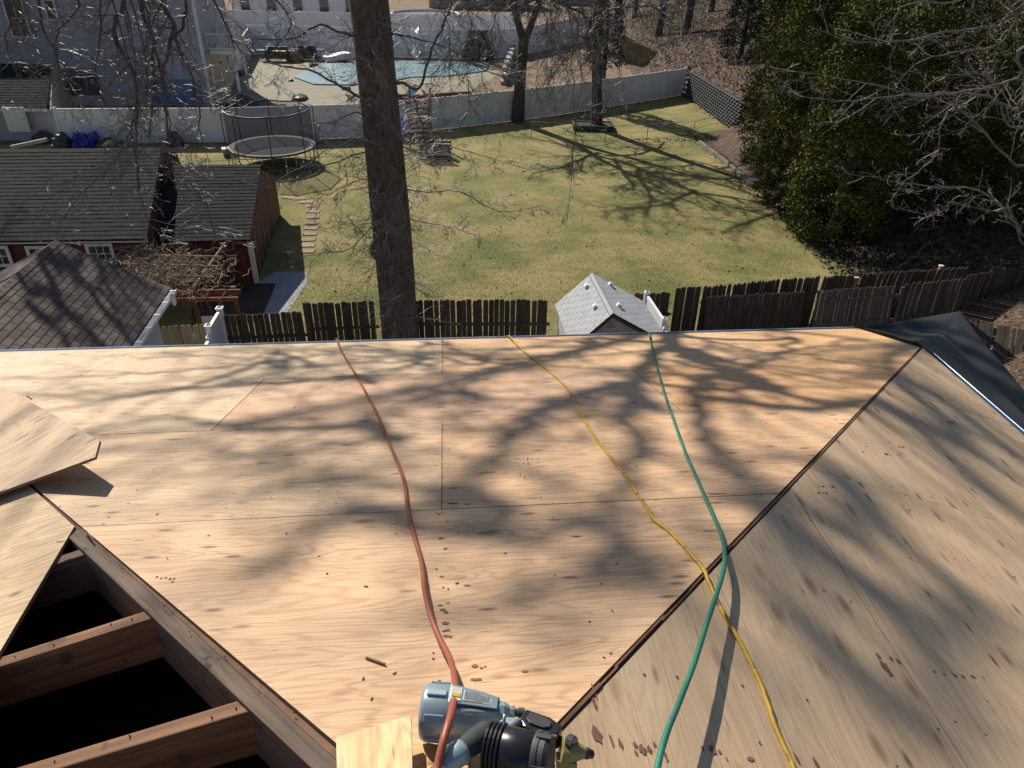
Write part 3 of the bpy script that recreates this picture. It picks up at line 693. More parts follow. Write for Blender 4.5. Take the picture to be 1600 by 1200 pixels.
# raised label flat on the camera side
u = (up_*cos(-.78)+sd_*sin(-.78)).normalized()
toc = (CAM-(A0+ax*.08)).normalized(); u = (toc-ax*toc.dot(ax)); u = (u+up_*.1).normalized(); v_ = ax.cross(u); v_ = v_ if v_.dot(RD) > 0 else -v_
u = (u*cos(.62)+v_*sin(.62)).normalized(); v_ = ax.cross(u); v_ = v_ if v_.dot(RD) > 0 else -v_
def lab(s0, s1, w0, w1, h0, h1, m, name, vo=0):
    b = B(); p0 = A0+ax*s0+u*h0; p1 = A0+ax*s1+u*h1
    b.slab([p0-v_*w0+v_*vo, p1-v_*w1+v_*vo, p1+v_*w1+v_*vo, p0+v_*w0+v_*vo], u, .004); return obj(name, b, m, gun, bevel=.0008)
lab(.052, .148, .022, .014, rr+.005, rr*.66+.006, M['gunblue'], 'label_pad')
lab(.054, .076, .017, .016, rr+.0066, rr*.93+.0066, M['white'], 'warning_label')
lab(.079, .136, .013, .009, rr*.92+.0064, rr*.70+.0066, M['greylabel'], 'instruction_label')
lab(.056, .074, .0045, .0045, rr+.0078, rr*.94+.0078, M['yellow'], 'yellow_stripe', -.004)
b = B(); random.seed(2)
for k in range(9):
    vv = -.0095+k*.0024; s = .082
    while s < .131:
        L = random.uniform(.0012, .0035); t = (s-.079)/.057; h = lerp(rr*.92+.0067, rr*.70+.0069, t)
        if abs(vv) < lerp(.012, .008, t): b.add([A0+ax*s+u*h+v_*vv, A0+ax*(s+L)+u*h+v_*vv, A0+ax*(s+L)+u*h+v_*(vv+.0011), A0+ax*s+u*h+v_*(vv+.0011)], [(0, 1, 2, 3)])
        s += L+.001
o = obj('fine_print', b, M['ink'], gun); o['kind'] = 'stuff'
for q_ in range(5):
    th = -.9+q_*.75; u2 = up_*cos(th)+sd_*sin(th); b = B(); b.lathe(A0+ax*.0565+u2*(rr*.93), ax, [(-.001, .0042), (.008, .0042), (.010, .003)], 10); obj('cap_screw', b, M['steel'], gun)
# neck fitting and screw
N0 = A0+ax*.150-v_*0+u*.018
b = B(); b.lathe(N0, ax, [(0, .019), (.012, .019), (.02, .014), (.024, .011), (.034, .011)], 8); obj('neck_block', b, M['gunblue'], gun)
b = B(); b.lathe(N0+ax*.034, ax, [(0, .008), (.006, .008), (.007, .0105), (.018, .0105), (.019, .007)], 14); obj('neck_screw', b, M['blackm'], gun)
b = B(); b.lathe(N0+ax*.026, ax, [(0, .012), (.006, .012)], 14); obj('steel_collar', b, M['steel'], gun)
# grip with hose fitting
g0 = RX(765, 1140, .12); g1 = RX(707, 1184, .11); gx = (g1-g0).normalized()
b = B(); b.lathe(g0, gx, [(0, .018), (.01, .022), (.035, .023), (.062, .021), (.066, .019)], 20); obj('grip', b, M['rubgrip'], gun, smooth=True)
b = B(); b.lathe(g0+gx*.064, gx, [(0, .021), (.006, .0235), (.03, .0235), (.034, .021), (.05, .019)], 20); obj('grip_end', b, M['gunblue'], gun, smooth=True)
b = B(); b.lathe(g0+gx*.108, gx, [(0, .012), (.008, .012), (.010, .0095), (.03, .0095)], 12); obj('hose_fitting', b, M['steel'], gun)
# canister magazine: ribbed collar, drum, end cap
m0 = RX(762, 1168, .105); m1 = RX(880, 1192, .105); mx = (m1-m0).normalized()
b = B(); pr = []
for k in range(4): pr += [(k*.008, .042-.0*k), (k*.008+.001, .0475), (k*.008+.005, .0475), (k*.008+.006, .042)]
b.lathe(m0, mx, pr, 32); obj('magazine_collar', b, M['blackp'], gun, smooth=False)
b = B(); b.lathe(m0+mx*.032, mx, [(0, .044), (.001, .0445), (.060, .043), (.062, .040)], 36); obj('magazine_drum', b, M['blackp'], gun, smooth=True)
b = B(); b.lathe(m0+mx*.090, mx, [(0, .046), (.004, .0475), (.010, .0475), (.012, .0455), (.022, .0455), (.030, .040), (.034, .025)], 48); obj('magazine_door', b, M['blackm'], gun)
for th in range(5):
    a_ = RNF*cos(th*1.25)+mx.cross(RNF)*sin(th*1.25); b = B(); b.box(m0+mx*.108+a_*.0465, mx*.014, mx.cross(a_)*.005, a_*.003); obj('door_rib', b, M['blackm'], gun, bevel=.001)
# nose housing
h0 = RX(822, 1132, .095); h1 = RX(880, 1158, .085); hx = (h1-h0).normalized(); hy = RNF.cross(hx).normalized()
b = B()
k8 = [(-.03, -.012), (-.012, -.026), (.034, -.022), (.052, -.006), (.050, .018), (.02, .026), (-.03, .02)]
b.slab([h0+hx*(.02+x)+hy*y+RNF*.018 for x, y in k8], RNF, .036); obj('nose_housing', b, M['blackp'], gun, bevel=.004)
b = B(); b.slab([h0+hx*(.022+x*.6)+hy*y*.6+RNF*.023 for x, y in k8], RNF, .006); obj('housing_plate', b, M['blackm'], gun, bevel=.002)
b = B(); p = RX(893, 1163, .09); b.lathe(p-hx*.012, hx, [(0, .013), (.004, .017), (.014, .017), (.018, .010)], 12); obj('depth_wheel', b, M['blackm'], gun)
b = B(); p = RX(893, 1163, .09); b.lathe(p+RNF*.004, RNF, [(0, .012), (.008, .012), (.010, .006)], 12); obj('adjuster', b, M['blackm'], gun)
n0 = RX(886, 1172, .075); n1 = RX(921, 1178, .065); nx_ = (n1-n0).normalized()
b = B(); b.lathe(n0-nx_*.012, nx_, [(0, .026), (.015, .025), (.035, .017), (.048, .010)], 8); obj('nose_piece', b, M['yelnose'], gun, bevel=.001)
b = B(); b.lathe(n0+nx_*.035, nx_, [(0, .0095), (.004, .012), (.010, .009), (.016, .008), (.018, .005)], 8); obj('nose_tip', b, M['blackp'], gun)
b = B(); p = RX(885, 1192, .05); b.box(p, nx_*.02, RNF.cross(nx_)*.014, RNF*.012); obj('nose_base', b, M['yelnose'], gun, bevel=.003)
b = B(); b.tube([g0+ax*.01+RNF*.004, g0+ax*.02+RNF*.01-gx*.01, g0+ax*.014+RNF*.022-gx*.02], .0035, 8); obj('trigger', b, M['steel'], gun, smooth=True)
b = B(); b.box(g0-gx*.02+ax*.01-RNF*.02, gx*.03, ax*.018, RNF*.018); obj('handle_root', b, M['gunblue'], gun, bevel=.005)
# ================================================================ FENCES
BM = {}
def board_mesh(w_, h_, kind, m, th=.018):
    k = (round(w_, 3), round(h_, 2), kind, m.name)
    if k not in BM:
        if kind == 'dog': pr = [(-w_/2, 0), (w_/2, 0), (w_/2, h_-.035), (w_/2-.028, h_), (-w_/2+.028, h_), (-w_/2, h_-.035)]
        elif kind == 'point': pr = [(-w_/2, 0), (w_/2, 0), (w_/2, h_-.07), (0, h_), (-w_/2, h_-.07)]
        elif kind == 'round': pr = [(-w_/2, 0), (w_/2, 0), (w_/2, h_-.05)]+[(w_/2*cos(a), h_-.05+.05*sin(a)) for a in (.7, 1.2, 1.94, 2.44)]+[(-w_/2, h_-.05)]
        else: pr = [(-w_/2, 0), (w_/2, 0), (w_/2, h_), (-w_/2, h_)]
        b = B(); b.slab([Vector((x, -th/2, z)) for x, z in pr], Vector((0, -1, 0)), th); BM[k] = raw('fence_board', b, m)
    return BM[k]
def fence_run(par, p0, p1, h_, w_=.135, gap=.012, kind='dog', m=None, lean=0.0, rails=(.35, 1.35), railside=-1, jit=.015, skew=0.0, railm=None, sink=0, name='fence_board'):
    m = m or M['fence']; p0, p1 = Vector(p0), Vector(p1); d = p1-p0; L = d.length; d.normalize(); y = UP.cross(d)
    n = int(L/(w_+gap)); up0 = (UP*cos(lean)+y*sin(lean)).normalized()
    for i in range(n):
        a = random.gauss(0, jit*.8)+skew; z = (up0*cos(a)+d*sin(a)).normalized(); yy = z.cross(d).normalized(); xx = yy.cross(z).normalized()
        ob = place(name, board_mesh(w_*random.choice([1, .97]), round(h_+random.choice([0, 0, .02, -.02]), 2), kind, m), par, p0+d*((i+.5)*(w_+gap))+y*random.uniform(-.006, .006)-UP*sink, Matrix((xx, yy, z)).transposed())
    for rz_ in rails:
        b = B(); c_ = (p0+p1)/2+up0*rz_+y*railside*.034; b.box(c_, d*L/2, y*.02, up0*.042)
        obj('fence_rail', b, railm or m, par)
random.seed(31)
# wooden picket fence along the yard: one thing per straight stretch
GL = lambda px, py, Y, z=0: Vector((V(px, py, Y).x, V(px, py, Y).y, z))
wf = thing('wooden_fence', 'low dark dog-eared wooden fence between white gate and the step up in height', 'fence', GL(415, 487, 17.3))
fence_run(wf, (-7.7, 17.12, 0), (-5.50, 17.45, 0), 1.62, .133, .010, 'dog', rails=(.3, .95), jit=.006)
wf = thing('wooden_fence', 'dark dog-eared wooden fence running behind the big trunk to the small shed', 'fence', (-2, 17.9, 0))
fence_run(wf, (-5.50, 17.55, 0), (-3.65, 17.82, 0), 1.80, .14, .008, 'dog', rails=(.3, 1.05), jit=.006)
fence_run(wf, (-3.62, 17.88, 0), (1.0, 18.12, 0), 1.79, .138, .009, 'dog', rails=(.3, 1.08), jit=.007)
b = B(); b.abox(-5.56, -5.42, 17.46, 17.58, 0, 1.86); obj('fence_post', b, M['fence'], wf, bevel=.02)
wf = thing('wooden_fence', 'short dark picket stretch right of the white fence beside the shed', 'fence', (4.2, 18.8, 0))
fence_run(wf, (3.35, 18.7, 0), (4.45, 18.85, 0), 1.76, .14, .012, 'dog', rails=(.3, 1.1), jit=.015)
fence_run(wf, (4.50, 18.75, 0), (5.30, 18.86, 0), 1.93, .145, .002, 'dog', rails=(.3,), jit=.015)
wf = thing('stockade_fence', 'long dark stockade fence with ragged pointed tops at the lawn edge', 'fence', (8, 19.6, 0))
fence_run(wf, (5.30, 18.95, 0), (8.9, 19.85, 0), 1.93, .095, -.005, 'point', jit=.012, rails=(.3, 1.4), railside=1)
fence_run(wf, (8.9, 19.85, 0), (13.6, 20.75, 0), 1.92, .097, -.005, 'point', jit=.012, skew=.06, rails=(.3, 1.4), railside=1)
wf = thing('leaning_fence', 'dark pointed stockade panel leaning against the long fence right of the shed', 'fence panel', (6.9, 18.6, 0))
fence_run(wf, (5.36, 18.35, 0), (8.25, 18.85, 0), 1.82, .084, -.003, 'point', lean=.10, rails=(), jit=.008)
wf = thing('leaning_fence', 'grey fence panel turned back to front with its rails showing', 'fence panel', (9.7, 18.9, 0))
fence_run(wf, (8.42, 18.40, 0), (10.85, 18.85, 0), 1.99, .088, .001, 'flat', m=M['fencegrey'], lean=.14, rails=(.45, 1.0, 1.72), jit=.01)
for s in (0, 1):
    b = B(); p = Vector((8.44, 18.40, 0)).lerp(Vector((10.83, 18.85, 0)), s); b.box(p+Vector((0, -.05, 1.02)), Vector((.045, 0, 0)), Vector((0, .02, 0)), Vector((0, .14, 1.0))); obj('fence_post', b, M['fencegrey'], wf)
wf = thing('leaning_fence', 'dark slanting fence panel with skewed boards at the far end of the fence', 'fence panel', (12, 19.4, 0))
fence_run(wf, (10.95, 18.95, 0), (13.0, 19.45, 0), 2.0, .098, -.004, 'point', m=M['fence'], lean=.18, rails=(.4,), skew=.13, jit=.02)
wf = thing('leaning_fence', 'fallen fence panel lying tilted beyond the black membrane', 'fence panel', GL(1540, 460, 18))
q0 = GL(1488, 470, 18.6); q1 = GL(1640, 510, 17.6)
fence_run(wf, q0, q1, 1.5, .10, .01, 'point', lean=.95, rails=(.4,), jit=.02)
wf = thing('stockade_fence', 'black shaded fence on the right below the wooded bank', 'fence', (16, 21.4, 0))
fence_run(wf, (13.5, 21.0, 0), (20.5, 22.4, .3), 1.5, .10, .006, 'flat', rails=(), jit=.01)
for i, (px, py, Y, lb) in enumerate([(1338, 433, 20.0, 'left of the two orange-topped new posts behind the stockade fence'), (1471, 415, 21.0, 'right of the two orange-topped new posts behind the stockade fence')]):
    p = V(px, py, Y); b = B(); b.abox(p.x-.05, p.x+.05, p.y-.05, p.y+.05, 0, p.z-.02); fp = obj('fence_post', b, M['fencegold'], None, origin=(p.x, p.y, 0)); tag(fp, lb, 'fence post', 'new posts behind the fence')
    b = B(); b.abox(p.x-.06, p.x+.06, p.y-.06, p.y+.06, p.z-.02, p.z+.01); obj('post_cap', b, M['trim'], fp)
wf = thing('wooden_fence', 'olive-brown board fence in front of the pergola by the pale blue wall', 'fence', (-8.7, 16.9, 0))
fence_run(wf, (-9.9, 16.7, 0), (-7.75, 17.0, 0), 1.42, .145, .012, 'round', m=M['fenceolive'], rails=(.25, .62), jit=.008)
# white vinyl fences
def vinyl_run(par, pts, h_, capw=.085, board=.16):
    for i in range(len(pts)-1):
        p, q = Vector(pts[i]), Vector(pts[i+1]); d = (q-p); L = d.length; d.normalize(); y = UP.cross(d)
        dxy = Vector((d.x, d.y, 0)).normalized()
        b = B(); nb = max(2, int(L/board))
        for k in range(nb):
            c_ = p.lerp(q, (k+.5)/nb)+UP*(h_/2); b.box(c_, d*(L/nb/2-.003), y*.018, UP*(h_/2-.05))
        obj('fence_panel', b, M['vinyl'], par)
        for zz_ in (h_-.03, .08): b = B(); b.box((p+q)/2+UP*zz_, d*L/2, y*.035, UP*.045); obj('fence_rail', b, M['vinyl'], par)
    for p in pts:
        p = Vector(p); b = B(); b.abox(p.x-.06, p.x+.06, p.y-.06, p.y+.06, p.z, p.z+h_+.04)
        po = obj('fence_post', b, M['vinyl'], par)
        b = B(); z = p.z+h_+.042; b.abox(p.x-capw, p.x+capw, p.y-capw, p.y+capw, z, z+.035)
        b.add([(p.x-capw*.8, p.y-capw*.8, z+.035), (p.x+capw*.8, p.y-capw*.8, z+.035), (p.x+capw*.8, p.y+capw*.8, z+.035), (p.x-capw*.8, p.y+capw*.8, z+.035), (p.x, p.y, z+.09)], [(0, 1, 4), (1, 2, 4), (2, 3, 4), (3, 0, 4)])
        obj('post_cap', b, M['vinyl'], po)
vf = thing('vinyl_fence', 'long white vinyl fence across the back of the lawn', 'fence', (-8.33, 42.7, 0))
pts = []; x = -24.2
lens = 0
fx = [(-24.2, 39.9), (-20.0, 40.4), (-15.8, 40.9), (-12.1, 41.8), (-8.33, 42.75), (-5.9, 44.1), (-3.4, 45.6), (-1.3, 46.9), (.8, 48.2), (3.0, 49.8), (4.85, 51.3), (6.7, 52.8), (8.5, 54.2), (10.35, 55.7), (12.05, 57.1)]
vinyl_run(vf, [(x, y, 0) for x, y in fx], 1.8)
vf = thing('vinyl_fence', 'white vinyl fence behind the covered pool', 'fence', (-12, 72, 0))
vinyl_run(vf, [(-24.2, 72.3, 0), (-19, 72.2, 0), (-14, 72.1, 0), (-9, 72, 0), (-4, 72, 0), (-.5, 73.5, 0), (3, 79, 0), (6, 85, 0), (10.5, 89, 0)], 2.35)
vf = thing('vinyl_fence', 'white fence running back from the blue-grey house to the pool fence', 'fence', (-23, 63, 0))
vinyl_run(vf, [(-21.2, 57.5, 0), (-22.6, 65, 0), (-24.2, 72.2, 0)], 2.1)
vf = thing('vinyl_fence', 'farther white fence standing in the yards behind the pool fence', 'fence', (-15, 86, 0))
vinyl_run(vf, [(-40, 86, 0), (-32, 86, 0), (-24, 86, 0), (-16, 86, 0), (-8, 86, 0), (0, 88, 0)], 2.2)
vf = thing('vinyl_fence', 'white vinyl fence with stepped square posts left of the dark picket fence', 'fence', (-7.6, 17, 0))
a0 = GL(342, 478, 17.11); a1 = GL(325, 505, 16.14); a2 = a1+(a1-a0)*1.5
vinyl_run(vf, [a0, a1], 1.78); vinyl_run(vf, [a1+Vector((0, -.13, 0)), a2], 1.52, .06)
vf = thing('vinyl_fence', 'white vinyl fence with capped posts on the right of the small shed', 'fence', (3.7, 17.7, 0))
a0 = Vector((3.62, 18.35, 0)); a1 = Vector((3.84, 16.8, 0)); vinyl_run(vf, [a0, a1], 1.9, .07); vinyl_run(vf, [a1+Vector((.02, -.14, 0)), a1+(a1-a0)*1.2], 1.72, .05)
# ================================================================ SHINGLE ROOFS
def shingle_plane(par, r0, r1, e0, e1, expo, tab, m, limit=300, skip=None, name='shingle', und=True):
    """r0-r1 ridge, e0-e1 eave below them; overlapping tabs laid course by course from the eave"""
    r0, r1, e0, e1 = map(Vector, (r0, r1, e0, e1)); u = (r1-r0); L = u.length; u.normalize()
    s = (e0-r0); s = s-u*s.dot(u); S = s.length; s.normalize(); n = u.cross(s); n = n if n.z > 0 else -n
    b = B(); b.slab([r0, r1, e1, e0], n, .035); obj('roof_deck', b, M['gapdark'], par)
    key = (name, m.name, round(expo, 3), round(tab, 3))
    if key not in BM:
        bb = B(); hw = tab/2-.0075; k = expo+.02; zz = .015
        bb.add([(-hw, -expo, .004), (hw, -expo, .004), (hw, .02, .001), (-hw, .02, .001), (-hw, -expo, zz), (hw, -expo, zz), (hw, .02, .0035), (-hw, .02, .0035)], [(4, 5, 6, 7), (0, 1, 5, 4), (1, 2, 6, 5), (3, 0, 4, 7)])
        BM[key] = raw(name, bb, m)
    R = Matrix((u, n.cross(u), n)).transposed()
    if R.col[1].dot(s) > 0: R = Matrix((-u, n.cross(-u), n)).transposed()
    nc = int(S/expo); cells = []
    for c_ in range(nc+1):
        sl = S-c_*expo; t = min(1, sl/S)
        a = r0.lerp(e0, sl/S); z = r1.lerp(e1, sl/S); LL_ = (z-a).length; nt_ = int(LL_/tab)
        off = (c_ % 2)*tab*.5
        for k in range(nt_+3):
            x0, x1 = max(0, off+(k-.5)*tab), min(LL_, off+(k+.5)*tab)
            if x1-x0 < .03 or sl-expo < 0: continue
            cells.append((a+(z-a).normalized()*((x0+x1)/2)-s*expo*1.0+n*.001, (x1-x0)/tab))
    return cells, R, BM[key], n
def lay(par, cells, R, me, n, limit, name='shingle'):
    cells = sorted(cells, key=lambda p: (p[0]-CAM).length)
    for p, sx_ in cells[:limit]: place(name, me, par, p, R).scale = (sx_, 1, 1)
    if cells[limit:]:
        b = B(); vs = [v.co.copy() for v in me.vertices]; fs = [tuple(f.vertices) for f in me.polygons]
        for p, sx_ in cells[limit:]: b.add([R @ Vector((v.x*sx_, v.y, v.z))+p for v in vs], fs)
        o = obj(name, b, me.materials[0], par); o['kind'] = 'stuff'
# brown gable roof, lower left
gar = thing('garage', 'garage with brown shingled gable roof at the lower left', 'garage', (-9.5, 12.5, 0))
e0 = G(268, 450, 3.0); ed = (G(207, 540, 3.0)-e0).normalized(); r0 = G(87, 377, 4.25); r1 = r0+ed*5.4; e1 = e0+ed*5.4
e0 = e0+Vector((-.03, 0, 0)); e1 = e0+ed*5.4
cells, R, me, n = shingle_plane(gar, r0, r1, e0, e1, .150, .30, M['shbrown'])
lay(gar, cells, R, me, n, 292); n_garage = n.copy(); r_garage = r0.copy()
wv = Vector((-ed.y, ed.x, 0)); wv = wv if wv.x < 0 else -wv
f0 = r0+wv*2.3-UP*1.15; f1 = r1+wv*2.3-UP*1.15
b = B()
s_ = (f0-r0).normalized(); nn_ = ed.cross(s_); nn_ = nn_ if nn_.z > 0 else -nn_
for k in range(17):
    a = r0+s_*(k*.15); a2 = a+ed*5.4; bb_ = s_*.165
    b.slab([a+nn_*.008, a2+nn_*.008, a2+bb_+nn_*.014, a+bb_+nn_*.014], nn_, .006)
o = obj('shingle_course', b, M['shbrown'], gar); o['kind'] = 'stuff'
b = B(); b.slab([r0, r1, f1, f0], nn_, .03); obj('roof_deck', b, M['gapdark'], gar)
cap = None
for k in range(26):
    p = r0+ed*(k*.2+.1)+UP*.016; b = B()
    nA = n; sA = (e0-r0); sA = (sA-ed*sA.dot(ed)).normalized(); 
    q = [p+sA*.13-UP*.0+ed*.13, p+UP*.012+ed*.13, p+s_*.13+ed*.13, p+s_*.13-ed*.12, p+UP*.0-ed*.12, p+sA*.13-ed*.12]
    b.add([x+UP*.012 for x in q], [(0, 1, 4, 5), (1, 2, 3, 4)]); obj('ridge_shingle', b, M['shbrown'], gar)
# gutter with hangers, walls
b = B(); gy = sA; G0 = e0+UP*.0+Vector((.02, 0, -.02)); outw = -wv
for (o0, z0, o1, z1) in ((.0, -.0, .0, -.11), (.0, -.11, .10, -.11), (.10, -.11, .12, .0)):
    p, q = G0+outw*o0+UP*z0, G0+outw*o1+UP*z1; b.slab([p, p+ed*5.3, q+ed*5.3, q], (q-p).cross(ed).normalized(), .006)
obj('gutter', b, M['vinyl'], gar)
for k in range(8):
    p = G0+ed*(.12+k*.62)+UP*.004; b = B(); b.box(p+outw*.02, outw*.12, ed*.018, UP*.003); obj('gutter_strap', b, M['trim'], gar)
wc0 = Vector((e0.x, e0.y, 0))+wv*.10+ed*1.05; wc1 = wc0+ed*4.2; wd0 = wc0+wv*4.0; wd1 = wc1+wv*4.0
b = B()
for p, q in ((wc0, wc1), (wc1, wd1), (wd1, wd0), (wd0, wc0)):
    nr = (q-p).cross(UP).normalized(); b.slab([p, q, q+UP*2.86, p+UP*2.86], nr, .05)
obj('wall', b, M['bluegar'], gar)
b = B(); p = wc0; b.box(p+UP*1.43+outw*.01, outw*.02, ed*.05, UP*1.42); obj('corner_board', b, M['trim'], gar)
b = B(); b.slab([wd0+UP*2.87, wc0+UP*2.87, wc1+UP*2.87, wd1+UP*2.87], UP, .05); obj('ceiling', b, M['gapdark'], gar)
b = B(); b.lathe(G0+ed*.45+outw*.13-UP*.07, outw+UP*.2, [(0, .05), (.012, .13), (.02, .15), (.024, .15)], 20); obj('flood_light', b, M['vinyl'], gar)
# red outbuildings with charcoal roofs
def courses(par, r0, r1, e0, e1, nco, m, tab=.33, name='shingle_course'):
    r0, r1, e0, e1 = map(Vector, (r0, r1, e0, e1)); u = (r1-r0).normalized(); n = u.cross(e0-r0).normalized(); n = n if n.z > 0 else -n
    b = B(); b.slab([r0, r1, e1, e0], n, .05); obj('roof_deck', b, M['gapdark'], par)
    for k in range(nco):
        a0 = r0.lerp(e0, k/nco); a1 = r1.lerp(e1, k/nco); c0 = r0.lerp(e0, (k+.95)/nco); c1 = r1.lerp(e1, (k+.95)/nco)
        b = B(); L = (a1-a0).length; nt_ = int(L/tab); sh = (k % 2)*.5
        for j in range(nt_+1):
            t0 = max(0, (j-sh)/nt_); t1 = min(1, (j+1-sh)/nt_)
            if t1-t0 < 1e-4: continue
            g_ = .0015/L; hh = random.uniform(.014, .024); js = random.uniform(0, .010)
            pc0 = c0.lerp(c1, t0+g_); pc1 = c0.lerp(c1, t1-g_); sd = (e0-r0).normalized()
            b.slab([a0.lerp(a1, t0+g_)+n*.006, a0.lerp(a1, t1-g_)+n*.006, pc1+n*hh+sd*js, pc0+n*hh+sd*js], n, .010)
        obj(name, b, m, par)
def redwall(par, p, q, zt, boards=.2, m=None):
    p, q = Vector(p), Vector(q); d = (q-p); L = d.length; d.normalize(); nr = d.cross(UP)
    b = B(); b.slab([p, q, q+UP*zt, p+UP*zt], nr, .06); o = obj('wall', b, m or M['redwall'], par); return o
def window(par, c_, d, nr, w_, h_, nx_=3, nz_=2):
    c_, d, nr = Vector(c_), Vector(d), Vector(nr); b = B()
    for s in (-1, 1):
        b.box(c_+d*s*(w_/2+.035)+nr*.02, d*.045, nr*.03, UP*(h_/2+.08)); b.box(c_+UP*s*(h_/2+.035)+nr*.02, d*(w_/2-.012), nr*.03, UP*.045)
    f = obj('window', b, M['trim'], par)
    b = B(); b.box(c_+nr*.004, d*w_/2, nr*.004, UP*h_/2); obj('pane', b, M['glass'], f)
    b = B()
    for i in range(1, nx_): b.box(c_+d*(i/nx_-.5)*w_+nr*.016, d*.012, nr*.008, UP*h_/2)
    for i in range(1, nz_): b.box(c_+UP*(i/nz_-.5)*h_+nr*.018, d*w_/2, nr*.007, UP*.012)
    obj('glazing_bar', b, M['trim'], f)
# geometry: right (lower) building
rd = thing('red_shed', 'low red shed with charcoal roof and white corner board next to the lawn', 'shed', (-9.6, 25, 0))
R0_ = V(273, 255, 26.1); R1_ = V(408, 257, 26.4); E1_ = V(391, 375, 22.3); E0_ = V(232, 377, 21.9)
R0_ = R1_+(R0_-R1_)*1.25; E0_ = E1_+(E0_-E1_)*1.1; E0_.z = E1_.z; R0_.z = R1_.z
courses(rd, R0_, R1_, E0_, E1_, 22, M['shgrey'])
bk = (R1_-E1_); bk0 = Vector((R1_.x+bk.x*.9, R1_.y+bk.y*.9, E1_.z)); bk1 = Vector((R0_.x+bk.x*.9, R0_.y+bk.y*.9, E1_.z))
courses(rd, R1_, R0_, bk0, bk1, 10, M['shgrey'])
C0 = Vector((-8.66, 22.75, 0)); C1 = Vector((-9.72, 29.45, 0)); C3 = C0+Vector((-3.6, -.3, 0)); C2 = C1+Vector((-3.6, -.3, 0))
redwall(rd, C3, C0, 1.5); redwall(rd, C1, C2, 1.6)
ap_ = Vector(((C0.x+C1.x)/2-.02, 26.35, 2.82))
b = B(); d_ = (C1-C0).normalized(); nr = d_.cross(UP); b.slab([C0, C1, C1+UP*1.62, ap_, C0+UP*1.5], nr, .06); obj('gable_wall', b, M['redwall'], rd)
for k in range(1, 8):
    if k % 2 == 0 or k < 4:
        t = k/8; p = C0.lerp(C1, t); hh = 1.5+(1.3*(1-abs(t-.5)*2)); b = B(); b.box(p+UP*hh/2+nr*.012, d_*.012, nr*.014, UP*(hh/2-.03)); obj('batten', b, M['stone'], rd)
b = B(); b.box(C0+UP*.74+nr*.0+Vector((0, -.02, 0)), Vector((.075, 0, 0)), Vector((0, .05, 0)), UP*.74); obj('corner_board', b, M['trim'], rd)
window(rd, GL(232, 398, 22.4)+UP*.95, (C0-C3).normalized(), (C0-C3).normalized().cross(UP), .5, .5)
b = B(); b.box(C0+Vector((-.65, -.09, 1.0)), Vector((.17, 0, 0)), Vector((0, .008, 0)), Vector((0, 0, .02))); b.box(C0+Vector((-.66, -.09, .92)), Vector((.15, 0, 0)), Vector((0, .008, 0)), Vector((0, 0, .02))); obj('wall_plate', b, M['trim'], rd)
# left (taller) building
rl = thing('red_shed', 'long red shed with white windows and large charcoal roof at the left', 'shed', (-15, 24.5, 0))
Q1 = V(252, 232, 25.7); Q0 = V(0, 229, 25.1); q1 = V(229, 374, 20.6); q0 = V(0, 372, 20.2)
Q0 = Q1+(Q0-Q1)*1.35; q0 = q1+(q0-q1)*1.35; Q0.z = Q1.z; q0.z = q1.z
m1_ = Q1.lerp(q1, .2); m0_ = Q0.lerp(q0, .2); m1_ = m1_-UP*.04; m0_ = m0_-UP*.04
courses(rl, Q0, Q1, m0_, m1_, 5, M['shgrey']); courses(rl, m0_, m1_, q0, q1, 19, M['shgrey'])
bk = (Q1-q1); z_ = q1.z+.2; c0_ = Vector((Q1.x+bk.x*.85, Q1.y+bk.y*.85, z_)); c1_ = Vector((Q0.x+bk.x*.85, Q0.y+bk.y*.85, z_))
courses(rl, Q1, Q0, c0_, c1_, 10, M['shgrey'])
D0 = Vector((q1.x-.15, q1.y+.25, 0)); D3 = D0+(q0-q1)-UP*0; D3.z = 0; D1 = Vector((c0_.x-.15, c0_.y-.3, 0)); D2 = D1+(D3-D0)
redwall(rl, D3, D0, q1.z-.04); redwall(rl, D1, D2, z_-.04)
b = B(); nr2 = (D1-D0).cross(UP).normalized(); t_ = D0.lerp(D1, .54); b.slab([D0, D1, D1+UP*(z_-.04), Vector((t_.x, t_.y, Q1.z-.08)), D0+UP*(q1.z-.04)], nr2, .06); obj('gable_wall', b, M['redwall'], rl)
b = B(); b.box((q0+q1)/2-UP*.05+Vector((0, .05, 0)), (q1-q0)/2, Vector((0, .012, 0)), UP*.05); obj('fascia', b, M['trim'], rl)
b = B(); e_ = c0_; b.slab([Q1+UP*.03, c0_+UP*.03, c0_-UP*.14, Q1-UP*.14], nr2, .03); obj('rake_board', b, M['timber'], rl)
dW = (D0-D3).normalized(); nW = dW.cross(UP)
for px, py in ((-4, 400), (66, 400), (158, 396)):
    Y = D0.y+(V(px, py, D0.y).x-D0.x)*dW.y/dW.x; c_ = V(px, py, Y-.05); window(rl, c_, dW, nW, .62, .50)
